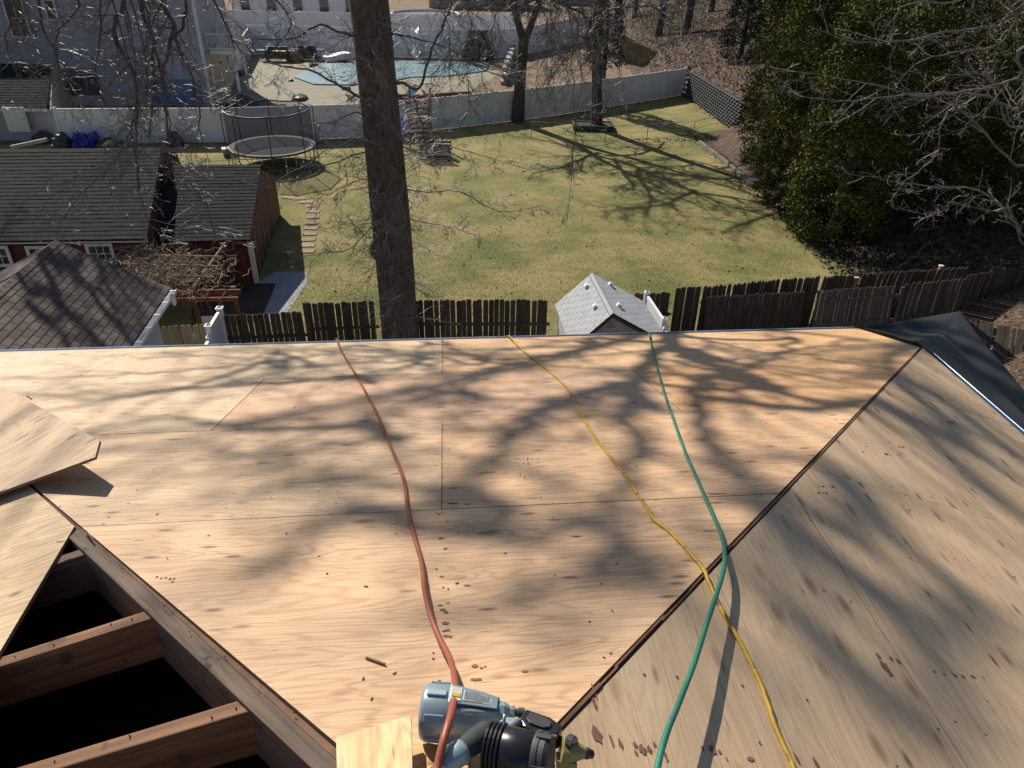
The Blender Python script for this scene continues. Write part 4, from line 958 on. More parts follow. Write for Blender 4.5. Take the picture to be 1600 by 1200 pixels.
# small light-grey shed behind the deck
sh = thing('garden_shed', 'small grey gabled shed with four roof vents behind the deck edge', 'shed', (2.2, 16.9, 0))
a = G(925, 427, 2.72); c_ = G(958, 490, 2.72); ud = (c_-a).normalized()
el0 = G(863, 465, 1.85); er0 = G(1003, 468, 1.85); el1 = el0+ud*2.4; er1 = er0+ud*2.4
el0 = el0-ud*(el0-a).dot(ud); el1 = el0+ud*2.38; er0 = er0-ud*(er0-a).dot(ud); er1 = er0+ud*2.38
cells, R, me, n1_ = shingle_plane(sh, a, c_, el0, el1, .145, .30, M['shlight']); lay(sh, cells, R, me, n1_, 250)
cells, R, me, n2_ = shingle_plane(sh, a, c_, er0, er1, .145, .30, M['shlight']); lay(sh, cells, R, me, n2_, 250)
b = B(); sl = (el0-a).normalized(); sr = (er0-a).normalized()
b.slab([a+UP*.02, c_+UP*.02, c_+sl*.08+n1_*.012, a+sl*.08+n1_*.012], n1_, .008); b.slab([a+UP*.02, c_+UP*.02, c_+sr*.08+n2_*.012, a+sr*.08+n2_*.012], n2_, .008); obj('ridge_cap', b, M['shlight'], sh)
for px, py, nn, si in ((918, 448, n1_, 1), (931, 480, n1_, 1), (953, 446, n2_, 0), (966, 479, n2_, 0)):
    p = onplane(px, py, a, nn); b = B(); s2 = sl if si else sr
    b.box(p+nn*.05, ud*.06, s2*.055, nn*.035); b.box(p+nn*.012, ud*.065, s2*.065, nn*.008); obj('roof_vent', b, M['vinyl'], sh, bevel=.012)
wl = [el0+(a-el0)*.1-ud*-.12, er0+(a-er0)*.1+ud*.12, er1+(c_-er1)*.1-ud*.12, el1+(c_-el1)*.1-ud*.12]
base = [Vector((p.x, p.y, 0)) for p in wl]
for i in range(4):
    p, q = base[i], base[(i+1) % 4]; nr = (q-p).cross(UP).normalized()*-1
    b = B(); b.slab([p, q, q+UP*1.86, p+UP*1.86], nr, .04); obj('wall', b, M['shedpale'] if i in (1, 3) else M['shedwall'], sh)
p, q = base[3], base[2]; fz = c_-ud*.12
b = B(); b.slab([p+UP*1.865, q+UP*1.865, Vector((fz.x, fz.y, 2.64))], ud, .04); obj('gable', b, M['shedwall'], sh)
for k in range(4):
    b = B(); wd = .14-.035*k; b.box(Vector((fz.x, fz.y, 2.30+k*.045))+ud*.006-(q-p).normalized()*0, (q-p).normalized()*wd, ud*.008, UP*.008); obj('louvre', b, M['shdark'], sh)
for s in (0, 1):
    for ee, cc in ((el1, c_), (er1, c_)):
        pass
b = B(); b.slab([c_-UP*.02, el1-UP*.02, el1-UP*.12, c_-UP*.12], ud, .02); b.slab([c_-UP*.02, er1-UP*.02, er1-UP*.12, c_-UP*.12], ud, .02); obj('rake_board', b, M['blackm'], sh)
# ================================================================ PERGOLA
pg = thing('pergola', 'red-brown pergola buried under a tangle of dead brown vines', 'pergola', (-9.2, 19.5, 0))
zP = 1.75
def pb(name, p, q, wd, dp, m=M['redwood']):
    return beam(name, p, q, UP, wd, dp, m, parent=pg)
for q in ((300, 452), (340, 452), (262, 455), (362, 440)):
    p = G(*q, zP)
    if q[0] == 262: continue
    b = B(); b.abox(p.x-.05, p.x+.05, p.y-.05, p.y+.05, 0, zP-.16); obj('post', b, M['redwood'], pg)
pb('beam', G(245, 454, zP), G(375, 452, zP), .05, .15); pb('beam', G(250, 466, zP-.05), G(372, 464, zP-.05), .05, .12)
for q0_, q1_ in (((347, 384), (302, 448)), ((197, 386), (172, 412)), ((218, 386), (205, 397))): pb('rafter', G(*q0_, zP+.1), G(*q1_, zP+.1), .035, .09, M['vine'])
for q0_, q1_ in (((190, 392), (225, 393)), ((198, 396), (345, 400)), ((200, 425), (335, 432)), ((190, 411), (340, 415))): pb('batten', G(*q0_, zP+.14), G(*q1_, zP+.14), .03, .03, M['vine'])
for px in (285, 322): 
    p, q = G(px, 470, zP-.1), G(px+18, 505, .2); b = B(); b.tube([p, q], .03, 6); obj('brace', b, M['redwood'], pg)
b = B(); random.seed(77)
pc = [G(175, 415, zP), G(200, 392, zP), G(350, 388, zP), G(335, 440, zP), G(265, 452, zP)]
for i in range(1700):
    wts = [random.random()**1.5 for _ in pc]; s = sum(wts); p = sum((q*w_ for q, w_ in zip(pc, wts)), Vector())/s; p = p+(p-pc[2].lerp(pc[0], .5))*.6+UP*random.uniform(-.12, .25)
    d = Vector((random.gauss(0, 1), random.gauss(0, 1), random.gauss(0, .45))).normalized(); L = random.uniform(.15, .55); pp = [p]
    for k in range(3): d = (d+Vector((random.gauss(0, .5), random.gauss(0, .5), random.gauss(0, .4)))).normalized(); pp.append(pp[-1]+d*L/3)
    b.tube(pp, [random.uniform(.005, .011)]*3+[.003], 3)
o = obj('dead_vines', b, M['vine']); o['kind'] = 'stuff'; tag(o, 'mat of dry brown vines heaped on the pergola', 'vines')
# ================================================================ RETAINING WALL of crib blocks
rw = thing('retaining_wall', 'open crib retaining wall of staggered grey concrete blocks at the lawn corner', 'wall', (12.3, 52, 0))
w0 = Vector((12.24, 56.9, 0)); w1 = Vector((13.26, 45.9, 0)); dW_ = (w1-w0).normalized(); nW_ = UP.cross(dW_); nW_ = nW_ if nW_.x < 0 else -nW_
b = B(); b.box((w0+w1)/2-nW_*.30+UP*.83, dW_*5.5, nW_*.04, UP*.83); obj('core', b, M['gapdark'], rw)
bb = B(); bb.box((0, 0, 0), (.15, 0, 0), (0, .10, 0), (0, 0, .020)); bb.box((0, .01, -.085), (.045, 0, 0), (0, .12, 0), (0, 0, .065)); bmE = raw('block', bb, M['block'])
Rw = Matrix((dW_, -nW_, UP)).transposed(); L = (w1-w0).length; nr_ = 10; nc_ = 24
for r in range(nr_):
    for c2 in range(nc_):
        s = (c2+.5+(r % 2)*.5)*L/nc_
        if s > L: continue
        place('block', bmE, rw, w0+dW_*s+UP*(.15+r*.168)+nW_*(.05-r*.012)+dW_*random.uniform(-.02, .02), Rw)
for k in range(5):
    b = B(); p = w0+dW_*.0; q = Vector((12.02, 56.4-k*.0, 0)); b.box(Vector((12.0+.05*k, 56.75, .12+k*.33)), Vector((.13, 0, 0)), Vector((0, .12, 0)), UP*.05); obj('block', b, M['block'], rw)
# timber edge of the planting bed
te = thing('timber_edging', 'weathered grey timber edging beside the dark planting bed', 'edging', G(1130, 250))
for q0_, q1_ in (((1093, 219), (1133, 249)), ((1133, 249), (1180, 290))):
    beam('timber', G(*q0_, .16), G(*q1_, .16), UP, .13, .16, M['timber'], parent=te); beam('timber', G(q0_[0]+4, q0_[1]+5, .07), G(q1_[0]+3, q1_[1]+4, .07), UP, .1, .07, M['timber'], parent=te)
# small retaining boards on the hillside and low stone wall by the pool
rb = thing('board_retaining_wall', 'weathered vertical board wall holding back the leafy slope', 'wall', G(1000, 105))
for i in range(34):
    t = i/33; p = G(968, 97).lerp(G(1032, 108), t); b = B(); p.z = 0; hh = V(lerp(970, 1026, t), lerp(54, 84, t), p.y).z+random.uniform(-.06, .06); b.box(p+UP*hh/2, Vector((.058, .004, 0)), Vector((.0, -.03, 0)), UP*hh/2); obj('board', b, M['fenceolive'], rb, origin=p)
sw = thing('stone_wall', 'low pale stone wall at the right end of the pool yard', 'wall', G(795, 115))
for i in range(7):
    for r in range(4):
        p = G(786, 132).lerp(G(806, 78), (i+.5*(r % 2)+.2)/7.5); p.z = .14+r*.26; b = B(); b.box(p, Vector((.2, .0, 0)), Vector((.0, .75, 0)), UP*.12); obj('stone', b, M['stone'], sw, bevel=.03)
be = thing('timber_edging', 'dark brown timber step behind the white fence near the playset', 'edging', G(690, 145))
beam('timber', G(612, 150, .3), G(735, 142, .3), UP, .3, .28, M['redwood'], parent=be)
# ================================================================ TRAMPOLINE
tr = thing('trampoline', 'round trampoline with black safety net in front of the white fence', 'trampoline', (-12.1, 37, 0))
tc_ = Vector((-12.08, 36.9, .9)); ra = 2.02
b = B(); b.slab([tc_+Vector((cos(2*pi*i/40)*ra*.9, sin(2*pi*i/40)*ra*.9, 0)) for i in range(40)], UP, .02); obj('jumping_mat', b, M['tramp'], tr)
b = B(); o_ = []
for rr_, z in ((ra*.905, .02), (ra*1.03, .03), (ra*1.04, -.05)): o_.append([tc_+Vector((cos(2*pi*i/40)*rr_, sin(2*pi*i/40)*rr_, z)) for i in range(40)])
for a_, c2 in ((0, 1), (1, 2)):
    for i in range(40): j = (i+1) % 40; b.add([o_[a_][i], o_[a_][j], o_[c2][j], o_[c2][i]], [(0, 1, 2, 3)])
obj('edge_padding', b, M['blackm'], tr)
for i in range(8):
    an = 2*pi*(i+.35)/8; p = tc_+Vector((cos(an)*ra*1.06, sin(an)*ra*1.06, 0)); b = B(); b.tube([Vector((p.x, p.y, 0)), Vector((p.x, p.y, 2.72)), tc_+Vector((cos(an)*ra*.98, sin(an)*ra*.98, 1.9))], .025, 6); obj('net_pole', b, M['blackm'], tr)
    b = B(); q = tc_+Vector((cos(an+.3)*ra, sin(an+.3)*ra, -.05)); b.tube([q, Vector((q.x, q.y, .02)), tc_+Vector((cos(an+.55)*ra, sin(an+.55)*ra, -.88)), tc_+Vector((cos(an+.55)*ra, sin(an+.55)*ra, -.05))], .022, 6); obj('leg', b, M['steel'], tr)
b = B(); N_ = 64
for i in range(N_):
    a0_, a1_ = 2*pi*i/N_, 2*pi*(i+1)/N_; rf = lambda a: ra*(.97+.03*cos(8*(a-2*pi*.35/8)))
    b.add([tc_+Vector((cos(a)*rf(a), sin(a)*rf(a), z)) for a, z in ((a0_, .02), (a1_, .02), (a1_, 1.76), (a0_, 1.76))], [(0, 1, 2, 3)])
obj('safety_net', b, M['net'], tr)
b = B(); pp = [tc_+Vector((cos(a)*ra*(.98+.02*cos(8*(a-.275))), sin(a)*ra*(.98+.02*cos(8*(a-.275))), 1.78-.05*abs(sin(4*(a-.275))))) for a in [2*pi*i/64 for i in range(65)]]; b.tube(pp, .035, 6); obj('top_rim', b, M['navy'], tr)
for px, py, nm, lb in ((358, 240, 'storage_box', 'grey plastic box at the left edge of the trampoline'), (490, 221, 'storage_box', 'pale rounded box at the right rim of the trampoline')):
    p = G(px, py, .1); b = B(); b.box(p+UP*.12, Vector((.28, .12, 0)), Vector((-.1, .22, 0)), UP*.14); b.box(p+UP*.275, Vector((.30, .13, 0)), Vector((-.11, .24, 0)), UP*.02); tag(obj(nm, b, M['bluewall'], bevel=.05), lb, 'box')
# ================================================================ PLAYSET
ps = thing('playset', 'wooden climbing tower with a bright blue and pink slide canopy', 'playset', G(655, 235))
pc_ = G(656, 232); pc_.z = 0
b_ = []
for sx, sy in ((-.55, -.5), (.55, -.5), (-.55, .5), (.55, .5)):
    b = B(); p = pc_+Vector((sx, sy+.6, 0)); b.abox(p.x-.05, p.x+.05, p.y-.05, p.y+.05, 0, 2.6 if sy < 0 else 2.9); obj('post', b, M['timber'], ps)
for k in range(9):
    b = B(); p = pc_+Vector((0, .1, .25+k*.26)); b.box(p, Vector((.5, 0, 0)), Vector((0, .02, 0)), UP*.05); obj('rung', b, M['redwood'], ps)
for k in range(5):
    b = B(); p = pc_+Vector((0, .25+k*.2, 1.45)); b.box(p, Vector((.6, 0, 0)), Vector((0, .09, 0)), UP*.02); obj('floor_board', b, M['timber'], ps)
cs = [('bluep', 0), ('teal', 1), ('magenta', 2), ('bluep', 3), ('teal', 4)]
for nm, k in cs:
    b = B(); q0_ = V(652-k*6.5, 134+k*7, 46).lerp(V(620, 166, 46), .0); q1_ = V(652-(k+1)*6.5, 134+(k+1)*7, 46)
    b.slab([q0_+Vector((-.15, 0, .12)), q0_+Vector((.15, .3, -.12)), q1_+Vector((.15, .3, -.12)), q1_+Vector((-.15, 0, .12))], UP, .04)
    obj('canopy_panel', b, M[nm], ps)
b = B(); q0_, q1_ = V(660, 142, 46), V(672, 160, 46); b.slab([q0_+Vector((-.1, 0, .1)), q0_+Vector((.14, .2, -.05)), q1_+Vector((.14, .2, -.05)), q1_+Vector((-.1, 0, .1))], UP, .04); obj('canopy_panel', b, M['magenta'], ps)
b = B(); b.slab([pc_+Vector((-1.1, .5, 1.5)), pc_+Vector((-.6, .5, 1.5)), pc_+Vector((-.9, -1.3, .15)), pc_+Vector((-1.4, -1.3, .15))], UP, .05); obj('slide', b, M['bluep'], ps)
for px, py, mm, lb in ((628, 205, 'bluep', 'royal blue swing seat lying by the climbing tower'), (640, 212, 'teal', 'teal plastic toy beside the climbing tower'), (637, 222, 'rope', 'pale yellow toy in the grass by the big trunk')):
    p = G(px, py); b = B(); b.lathe(p+UP*.02, UP, [(0, .28), (.06, .33), (.18, .30), (.2, .12)], 14); tag(obj('garden_toy', b, M[mm]), lb, 'toy')
bx = thing('mesh_bin', 'dark open-mesh box standing on the grass right of the big trunk', 'bin', G(682, 258))
p = G(680, 252, .0)
for k in range(5):
    for s in (0, 1):
        b = B(); z = .08+k*.17; b.box(p+Vector((0, .9*s, z)), Vector((.75, 0, 0)), Vector((0, .02, 0)), UP*.05); obj('slat', b, M['darkcover'], bx)
for sx in (-.75, 0, .75):
    for s in (0, 1): b = B(); b.box(p+Vector((sx, .9*s+.03, .42)), Vector((.02, 0, 0)), Vector((0, .02, 0)), UP*.42); obj('post', b, M['wire'], bx)
# ================================================================ LAWN THINGS
pl = thing('tree_planter', 'low dark planter box ringing the foot of the straight tree trunk', 'planter', (4.83, 45.9, 0))
for dx, dy, hx_, hy_ in ((0, -.65, 1.15, .06), (0, .65, 1.15, .06), (-1.15, 0, .06, .65), (1.15, 0, .06, .65)): b = B(); b.abox(4.55+dx-hx_, 4.55+dx+hx_, 45.9+dy-hy_, 45.9+dy+hy_, 0, .32); obj('board', b, M['darkcover'], pl)
b = B(); b.abox(3.46, 5.64, 45.3, 46.5, .0, .26); obj('soil', b, M['mulch'], pl)
wfn = thing('wire_fence', 'thin low wire fence crossing the back of the lawn', 'fence', (4, 44.5, 0))
pp = [(560, 222), (700, 212), (830, 205), (945, 207), (1010, 195), (1080, 182), (1130, 176), (1160, 170)]
wp = [GL(q[0], q[1]+14, V(*q, 43.5).y) for q in pp]
wp = [G(560, 238), G(700, 229), G(830, 218), G(945, 227), G(1010, 222), G(1082, 218), G(1150, 200)]
for p in wp[2:]: b = B(); b.tube([p, p+UP*1.0], .02, 6); obj('post', b, M['wire'], wfn)
for z in (.2, .6, 1.0): b = B(); b.tube([p+UP*z for p in wp[2:]], .009 if z < .9 else .016, 4); obj('wire', b, M['wire'], wfn)
ro = [V(300, 254, 36), V(360, 250, 36), V(450, 247, 36), V(520, 245, 36.5), V(600, 243, 37)]
b = B(); b.tube(smoothpath(ro), .018, 5); tag(obj('washing_line', b, M['rope']), 'pale line stretched across the lawn in front of the trampoline', 'washing line')
for e_, lbl in ((ro[0], 'left'), (ro[-1], 'right')):
    b = B(); b.tube([Vector((e_.x, e_.y, 0)), e_+UP*.1], .03, 6); tag(obj('line_post', b, M['fence']), '%s post holding the pale washing line' % lbl, 'post')
# ================================================================ POOL YARD THINGS
random.seed(40)
fl = thing('pool_float', 'pinkish white inflatable float lying by the back pool fence', 'pool float', G(527, 97))
p = G(527, 96)
b = B(); pr = [(cos(t_)*1.15*(1+.08*sin(3*t_)), sin(t_)*.55) for t_ in [2*pi*i/20 for i in range(21)]]; b.tube([p+Vector((x, y*1.2, .32+.12*sin(x*2))) for x, y in pr], .30, 12); obj('ring', b, M['pinkfloat'], fl, smooth=True)
b = B(); b.slab([p+Vector((x*.9, y, .2)) for x, y in pr[:-1]], UP, .05); obj('floor', b, M['pinkfloat'], fl)
b = B(); p = G(648, 98)
sl_ = thing('pool_slide', 'white curved water slide at the back edge of the pool', 'slide', p)
b = B(); pth = [p+Vector((-.1, 2.2, 2.3)), p+Vector((0, 1.6, 2.0)), p+Vector((.15, .9, 1.2)), p+Vector((.25, .1, .6)), p+Vector((.2, -.6, .45))]
pth = smoothpath(pth, 5); n_ = len(pth)
b.grid(lambda u, v: pth[min(int(v*(n_-1)), n_-1)]+Vector(((u-.5)*.62, 0, .6*(u-.5)**2*2)), 6, n_-1); o = obj('chute', b, M['vinyl'], sl_, smooth=True); o.modifiers.new('s', 'SOLIDIFY').thickness = .05
for s in (-1, 1): b = B(); b.tube([p+Vector((s*.3, 2.25, 0)), p+Vector((s*.3, 2.2, 2.9)), p+Vector((s*.3, 1.7, 2.6))], .03, 6); obj('rail', b, M['steel'], sl_)
for k in range(6): b = B(); b.box(p+Vector((0, 2.25, .3+k*.33)), Vector((.28, 0, 0)), Vector((0, .06, 0)), UP*.02); obj('step', b, M['vinyl'], sl_)
def grill(px, py, lb, wd):
    p = G(px, py); t_ = thing('grill', lb, 'grill', p)
    b = B(); b.box(p+UP*.55, Vector((wd, 0, 0)), Vector((0, .35, 0)), UP*.30); obj('cabinet', b, M['blackm'], t_, bevel=.03)
    b = B(); b.tube([p+Vector((-wd*.9, 0, .95)), p+Vector((wd*.9, 0, .95))], .26, 10); obj('lid', b, M['blackp'], t_)
    b = B(); b.box(p+Vector((wd+.3, 0, .88)), Vector((.3, 0, 0)), Vector((0, .28, 0)), UP*.02); b.box(p+Vector((-wd-.3, 0, .88)), Vector((.3, 0, 0)), Vector((0, .28, 0)), UP*.02); obj('shelf', b, M['steel'], t_)
    for s in (-1, 1): b = B(); b.box(p+Vector((s*wd*.9, 0, .13)), Vector((.03, 0, 0)), Vector((0, .3, 0)), UP*.13); obj('leg', b, M['blackm'], t_)
grill(435, 96, 'left dark covered grill against the back pool fence', 1.0); grill(482, 94, 'right black grill with steel shelves against the back pool fence', .8)
b = B(); p = G(437, 82, .9); b.box(p+Vector((0, 0, .1)), Vector((.55, 0, 0)), Vector((0, .15, 0)), UP*.04); tag(obj('bench_cushion', b, M['yellow'], bevel=.02), 'mustard cushion on top of the left dark grill', 'cushion')
def leafball(name, c_, rad, n, size, m, sq=1.0, flat=.9, seed=1):
    rs = np.random.RandomState(seed)
    d = rs.normal(size=(n, 3)); d /= np.linalg.norm(d, axis=1)[:, None]; r_ = rs.uniform(.45, 1, n)**.5
    p = d*r_[:, None]*np.array([rad, rad*sq, rad*flat]); p[:, 2] = np.abs(p[:, 2]); return leafmesh(name, p, size, m, rs, c_)
def leafmesh(name, p, size, m, rs, c_=(0, 0, 0), parent=None, aspect=.6):
    n = len(p); u = rs.normal(size=(n, 3)); u /= np.linalg.norm(u, axis=1)[:, None]; v = np.cross(u, rs.normal(size=(n, 3))); v /= np.linalg.norm(v, axis=1)[:, None]
    s = size*rs.uniform(.6, 1.3, n)[:, None]; u = u*s; v = v*s*aspect
    q = np.stack([p-u*.5-v*.15, p-v*.5, p+u*.5, p+v*.5], 1).reshape(-1, 3)
    me = bpy.data.meshes.new(name); me.vertices.add(4*n); me.vertices.foreach_set('co', q.astype(np.float32).ravel()); me.loops.add(4*n); me.loops.foreach_set('vertex_index', np.arange(4*n, dtype=np.int32))
    me.polygons.add(n); me.polygons.foreach_set('loop_start', np.arange(0, 4*n, 4, dtype=np.int32)); me.polygons.foreach_set('loop_total', np.full(n, 4, dtype=np.int32)); me.materials.append(m); me.update(calc_edges=True)
    return place(name, me, parent, Vector(c_))
o = leafball('shrub', G(461, 97), .75, 900, .16, M['bush'], seed=4); tag(o, 'yellow-green potted shrub between the two grills', 'shrub')
for i, (px, py, s, mm, lb) in enumerate([(382, 172, .0, 'darkcover', ''), ]):
    pass
tp = [G(352, 165, .3), G(362, 150, .75), G(378, 143, .8), (G(400, 152, .5)), G(404, 162, .2), G(385, 172, .15)]
b = B(); cc = G(378, 153, 1.0); ring_ = [p for p in tp]; basep = [Vector((p.x+(p.x-cc.x)*.15, p.y+(p.y-cc.y)*.15, 0)) for p in tp]
k = len(tp); b.add([cc]+ring_+basep, [(0, 1+i, 1+(i+1) % k) for i in range(k)]+[(1+i, 1+k+i, 1+k+(i+1) % k, 1+(i+1) % k) for i in range(k)])
tag(obj('covered_furniture', b, M['darkcover'], smooth=True), 'garden furniture under a dark blue-grey tarp beyond the white fence', 'covered furniture')
for i, (px, py, mm, r_, nm, lb, ct) in enumerate([
    (368, 108, 'tanwall', .5, 'rock', 'largest tan boulder against the white fence left of the patio', 'rock'), (375, 118, 'darkcover', .55, 'rock', 'dark grey boulder below the tan boulder by the patio', 'rock'),
    (388, 121, 'stone', .35, 'rock', 'pale rock at the left rim of the patio', 'rock'), (361, 130, 'stone', .4, 'rock', 'white-topped rock near the tarp by the patio', 'rock'), (382, 131, 'stone', .3, 'rock', 'small pale rock nearest the tarp', 'rock'),
    (490, 104, 'redwood', .45, 'firewood_heap', 'red-brown heap at the corner of the pool', 'heap'), (455, 127, 'darkcover', .25, 'patio_stone', 'small dark lump on the patio left of the pool', 'rock'), (541, 140, 'darkcover', .4, 'patio_pot', 'dark pot on the near side of the patio', 'pot'), (467, 156, 'blackm', .6, 'tool_heap', 'dark heap of garden gear on the patio behind the trampoline net', 'heap'), (550, 133, 'stone', .4, 'rock', 'round stone at the near edge of the pool cover', 'rock')]):
    p = G(px, py); rs = random.Random(i); bm = bmesh.new(); bmesh.ops.create_icosphere(bm, subdivisions=2, radius=r_)
    for v in bm.verts: v.co *= rs.uniform(.75, 1.15); v.co.z = max(v.co.z*.7, -.02)
    me = bpy.data.meshes.new(nm); bm.to_mesh(me); bm.free(); me.materials.append(M[mm]); tag(place(nm, me, None, p), lb, ct)
ap2 = thing('round_pool', 'round above-ground pool with white rim in the farthest yard', 'swimming pool', (-9, 100, 0))
pcn = G(665, 22, 1.2); b = B(); ri = [pcn+Vector((cos(2*pi*i/32)*4, sin(2*pi*i/32)*4, 0)) for i in range(33)]; b.tube(ri, .16, 6); obj('rim', b, M['vinyl'], ap2)
b = B(); b.lathe(Vector((pcn.x, pcn.y, 0)), UP, [(0, 3.95), (1.1, 3.95)], 32); obj('side', b, M['bluewall'], ap2); b = B(); b.slab([p+UP*-.08 for p in ri[:-1]], UP, .02); obj('cover', b, M['darkcover'], ap2)
for i, (px, py, mm, lb) in enumerate([(623, 45, 'teal', 'blue lounge float near the far white fence'), (663, 44, 'redwood', 'dark brown leaf heap beyond the pool fence')]):
    p = G(px, py); b = B(); b.lathe(p, UP, [(0, 1.1), (.5, 1.2), (.8, .7), (.9, .1)], 14); tag(obj('yard_heap', b, M[mm]), lb, 'heap')
# ================================================================ HOUSES BEHIND
bh = thing('blue_grey_house', 'tall blue-grey sided house filling the upper left background', 'house', (-25, 55, 0))
hc = Vector((-19.95, 50.2, 0)); hl = hc+Vector((-17, -1.6, 0)); hr_ = hc+Vector((-1.3, 9, 0)); hb = hl+Vector((-1.3, 9, 0))
d1_ = (hc-hl).normalized(); n1 = d1_.cross(UP)
nb = 44
for k in range(nb):
    z0 = k*.19; b = B(); L_ = (hc-hl).length
    b.add([hl+UP*z0+n1*.03, hc+UP*z0+n1*.03, hc+UP*(z0+.19)+n1*.0, hl+UP*(z0+.19)+n1*.0, hl+UP*z0, hc+UP*z0], [(0, 1, 2, 3), (4, 5, 1, 0)]); obj('siding_course', b, M['bluewall'], bh)
b = B(); b.slab([hl, hc, hc+UP*8.36, hl+UP*8.36], n1, .1); b.slab([hc-d1_*.02, hr_, hr_+UP*8.36, hc-d1_*.02+UP*8.36], (hr_-hc).cross(UP).normalized(), .1); b.slab([hr_, hb, hb+UP*8.36, hr_+UP*8.36], n1*-1, .1); obj('wall', b, M['bluewall'], bh)
b = B(); p = hc; b.box(p+UP*4.18+n1*.03, Vector((.08, 0, 0)), Vector((0, .08, 0)), UP*4.18); obj('corner_board', b, M['trim'], bh)
b = B(); rg = (hl+hb)/2, (hc+hr_)/2
for sgn, A_, B_ in ((1, hl, hc), (-1, hb, hr_)):
    o2 = (A_-rg[0]).normalized()*.5; pts = [A_+o2+UP*8.2-d1_*.5, B_+o2+UP*8.2+d1_*.5, rg[1]+UP*10.6+d1_*.5, rg[0]+UP*10.6-d1_*.5]; b.slab(pts, UP, .12)
obj('roof', b, M['shgrey'], bh)
window(bh, V(27, 28, 48.9)+n1*.06, d1_, n1, 1.0, 2.0, 2, 2); window(bh, V(80, 15, 49.3)+n1*.06, d1_, n1, .5, 1.0, 1, 1)
b = B(); 
for k in range(3):
    p = V(252+k*24, 151, 49.6); bb = B(); bb.box(Vector((p.x, 49.8, .85)), d1_*.52, n1*.05, UP*.75); obj('cellar_door', bb, M['bluedoor'], bh)
# tan side wall face with windows
sdn = (hr_-hc).normalized(); ns = sdn.cross(UP)
b = B(); b.slab([hc+ns*.06+sdn*.2, hr_+ns*.06, hr_+ns*.06+UP*3.0, hc+ns*.06+sdn*.2+UP*3.0], ns, .04); obj('brick_base', b, M['tanwall'], bh)
for k in (1.5, 4.0, 6.4): window(bh, hc+sdn*k+UP*1.6+ns*.08, sdn, ns, .8, 1.1, 1, 2)
bal = thing('balcony', 'small white balcony with balusters on the side of the blue-grey house', 'balcony', hc+sdn*3)
bz = 3.1; p0_, p1_ = hc+sdn*1.4+ns*.08, hc+sdn*4.6+ns*.08
b = B(); b.slab([p0_+UP*bz, p1_+UP*bz, p1_+ns*1.6+UP*bz, p0_+ns*1.6+UP*bz], UP, .22); obj('floor', b, M['trim'], bal)
for A_, B_ in ((p0_, p0_+ns*1.6), (p0_+ns*1.6, p1_+ns*1.6), (p1_, p1_+ns*1.6)):
    for z in (bz+.12, bz+1.0): b = B(); b.box((A_+B_)/2+UP*z, (B_-A_)/2, (B_-A_).normalized().cross(UP)*.04, UP*.04); obj('rail', b, M['trim'], bal)
    nB = int((B_-A_).length/.16)
    for k in range(nB+1): b = B(); p = A_.lerp(B_, k/nB); b.box(p+UP*(bz+.55), Vector((.022, 0, 0)), Vector((0, .022, 0)), UP*.44); obj('baluster', b, M['trim'], bal)
for s in (p0_+ns*1.5, p1_+ns*1.5): b = B(); b.box(s+UP*bz/2, Vector((.07, 0, 0)), Vector((0, .07, 0)), UP*(bz/2-.12)); obj('post', b, M['trim'], bal)
# grey outbuilding with pale door at the far left
go = thing('grey_shed', 'grey shingled outbuilding with a pale door left of the white fence', 'shed', (-25, 39, 0))
Q1 = V(80, 100, 44.2); q1 = V(73, 171, 40.4); Q0 = Q1+Vector((-6, -.5, 0)); q0 = q1+Vector((-6, -.5, 0))
courses(go, Q0, Q1, q0, q1, 17, M['shgrey']); bk = Q1-q1; courses(go, Q1, Q0, Vector((Q1.x+bk.x, Q1.y+bk.y, q1.z)), Vector((Q0.x+bk.x, Q0.y+bk.y, q0.z)), 8, M['shgrey'])
D0 = Vector((q1.x+.1, q1.y+.2, 0)); D3 = D0+Vector((-5.9, -.5, 0)); D1 = Vector((Q1.x+bk.x, Q1.y+bk.y-.2, 0)); dG = (D0-D3).normalized(); nG = dG.cross(UP)
redwall(go, D3, D0, q1.z-.06, m=M['bluewall']); b = B(); t_ = D0.lerp(D1, .5); b.slab([D0, D1, D1+UP*(q1.z-.06), Vector((t_.x, t_.y, Q1.z-.1)), D0+UP*(q1.z-.06)], Vector((1, 0, 0)), .06); obj('gable_wall', b, M['tanwall'], go)
b = B(); b.box((q0+q1)/2-UP*.05, (q1-q0)/2, Vector((0, .02, 0)), UP*.06); obj('fascia', b, M['trim'], go)
p = V(27, 186, D0.y-.35); b = B(); b.box(p+nG*.1, dG*.55, nG*.03, UP*.62); obj('door', b, M['trim'], go)
gb = thing('dark_lean_to', 'low dark-roofed lean-to beside the grey outbuilding', 'lean-to', (-23, 44, 0))
A_ = [V(97, 107, 46), V(148, 107, 46), V(159, 147, 43.5), V(108, 150, 43.5)]
courses(gb, A_[0], A_[1], A_[3], A_[2], 9, M['mulch'])
for p in A_: b = B(); b.abox(p.x-.06, p.x+.06, p.y-.06, p.y+.06, 0, p.z-.05); obj('post', b, M['fence'], gb)
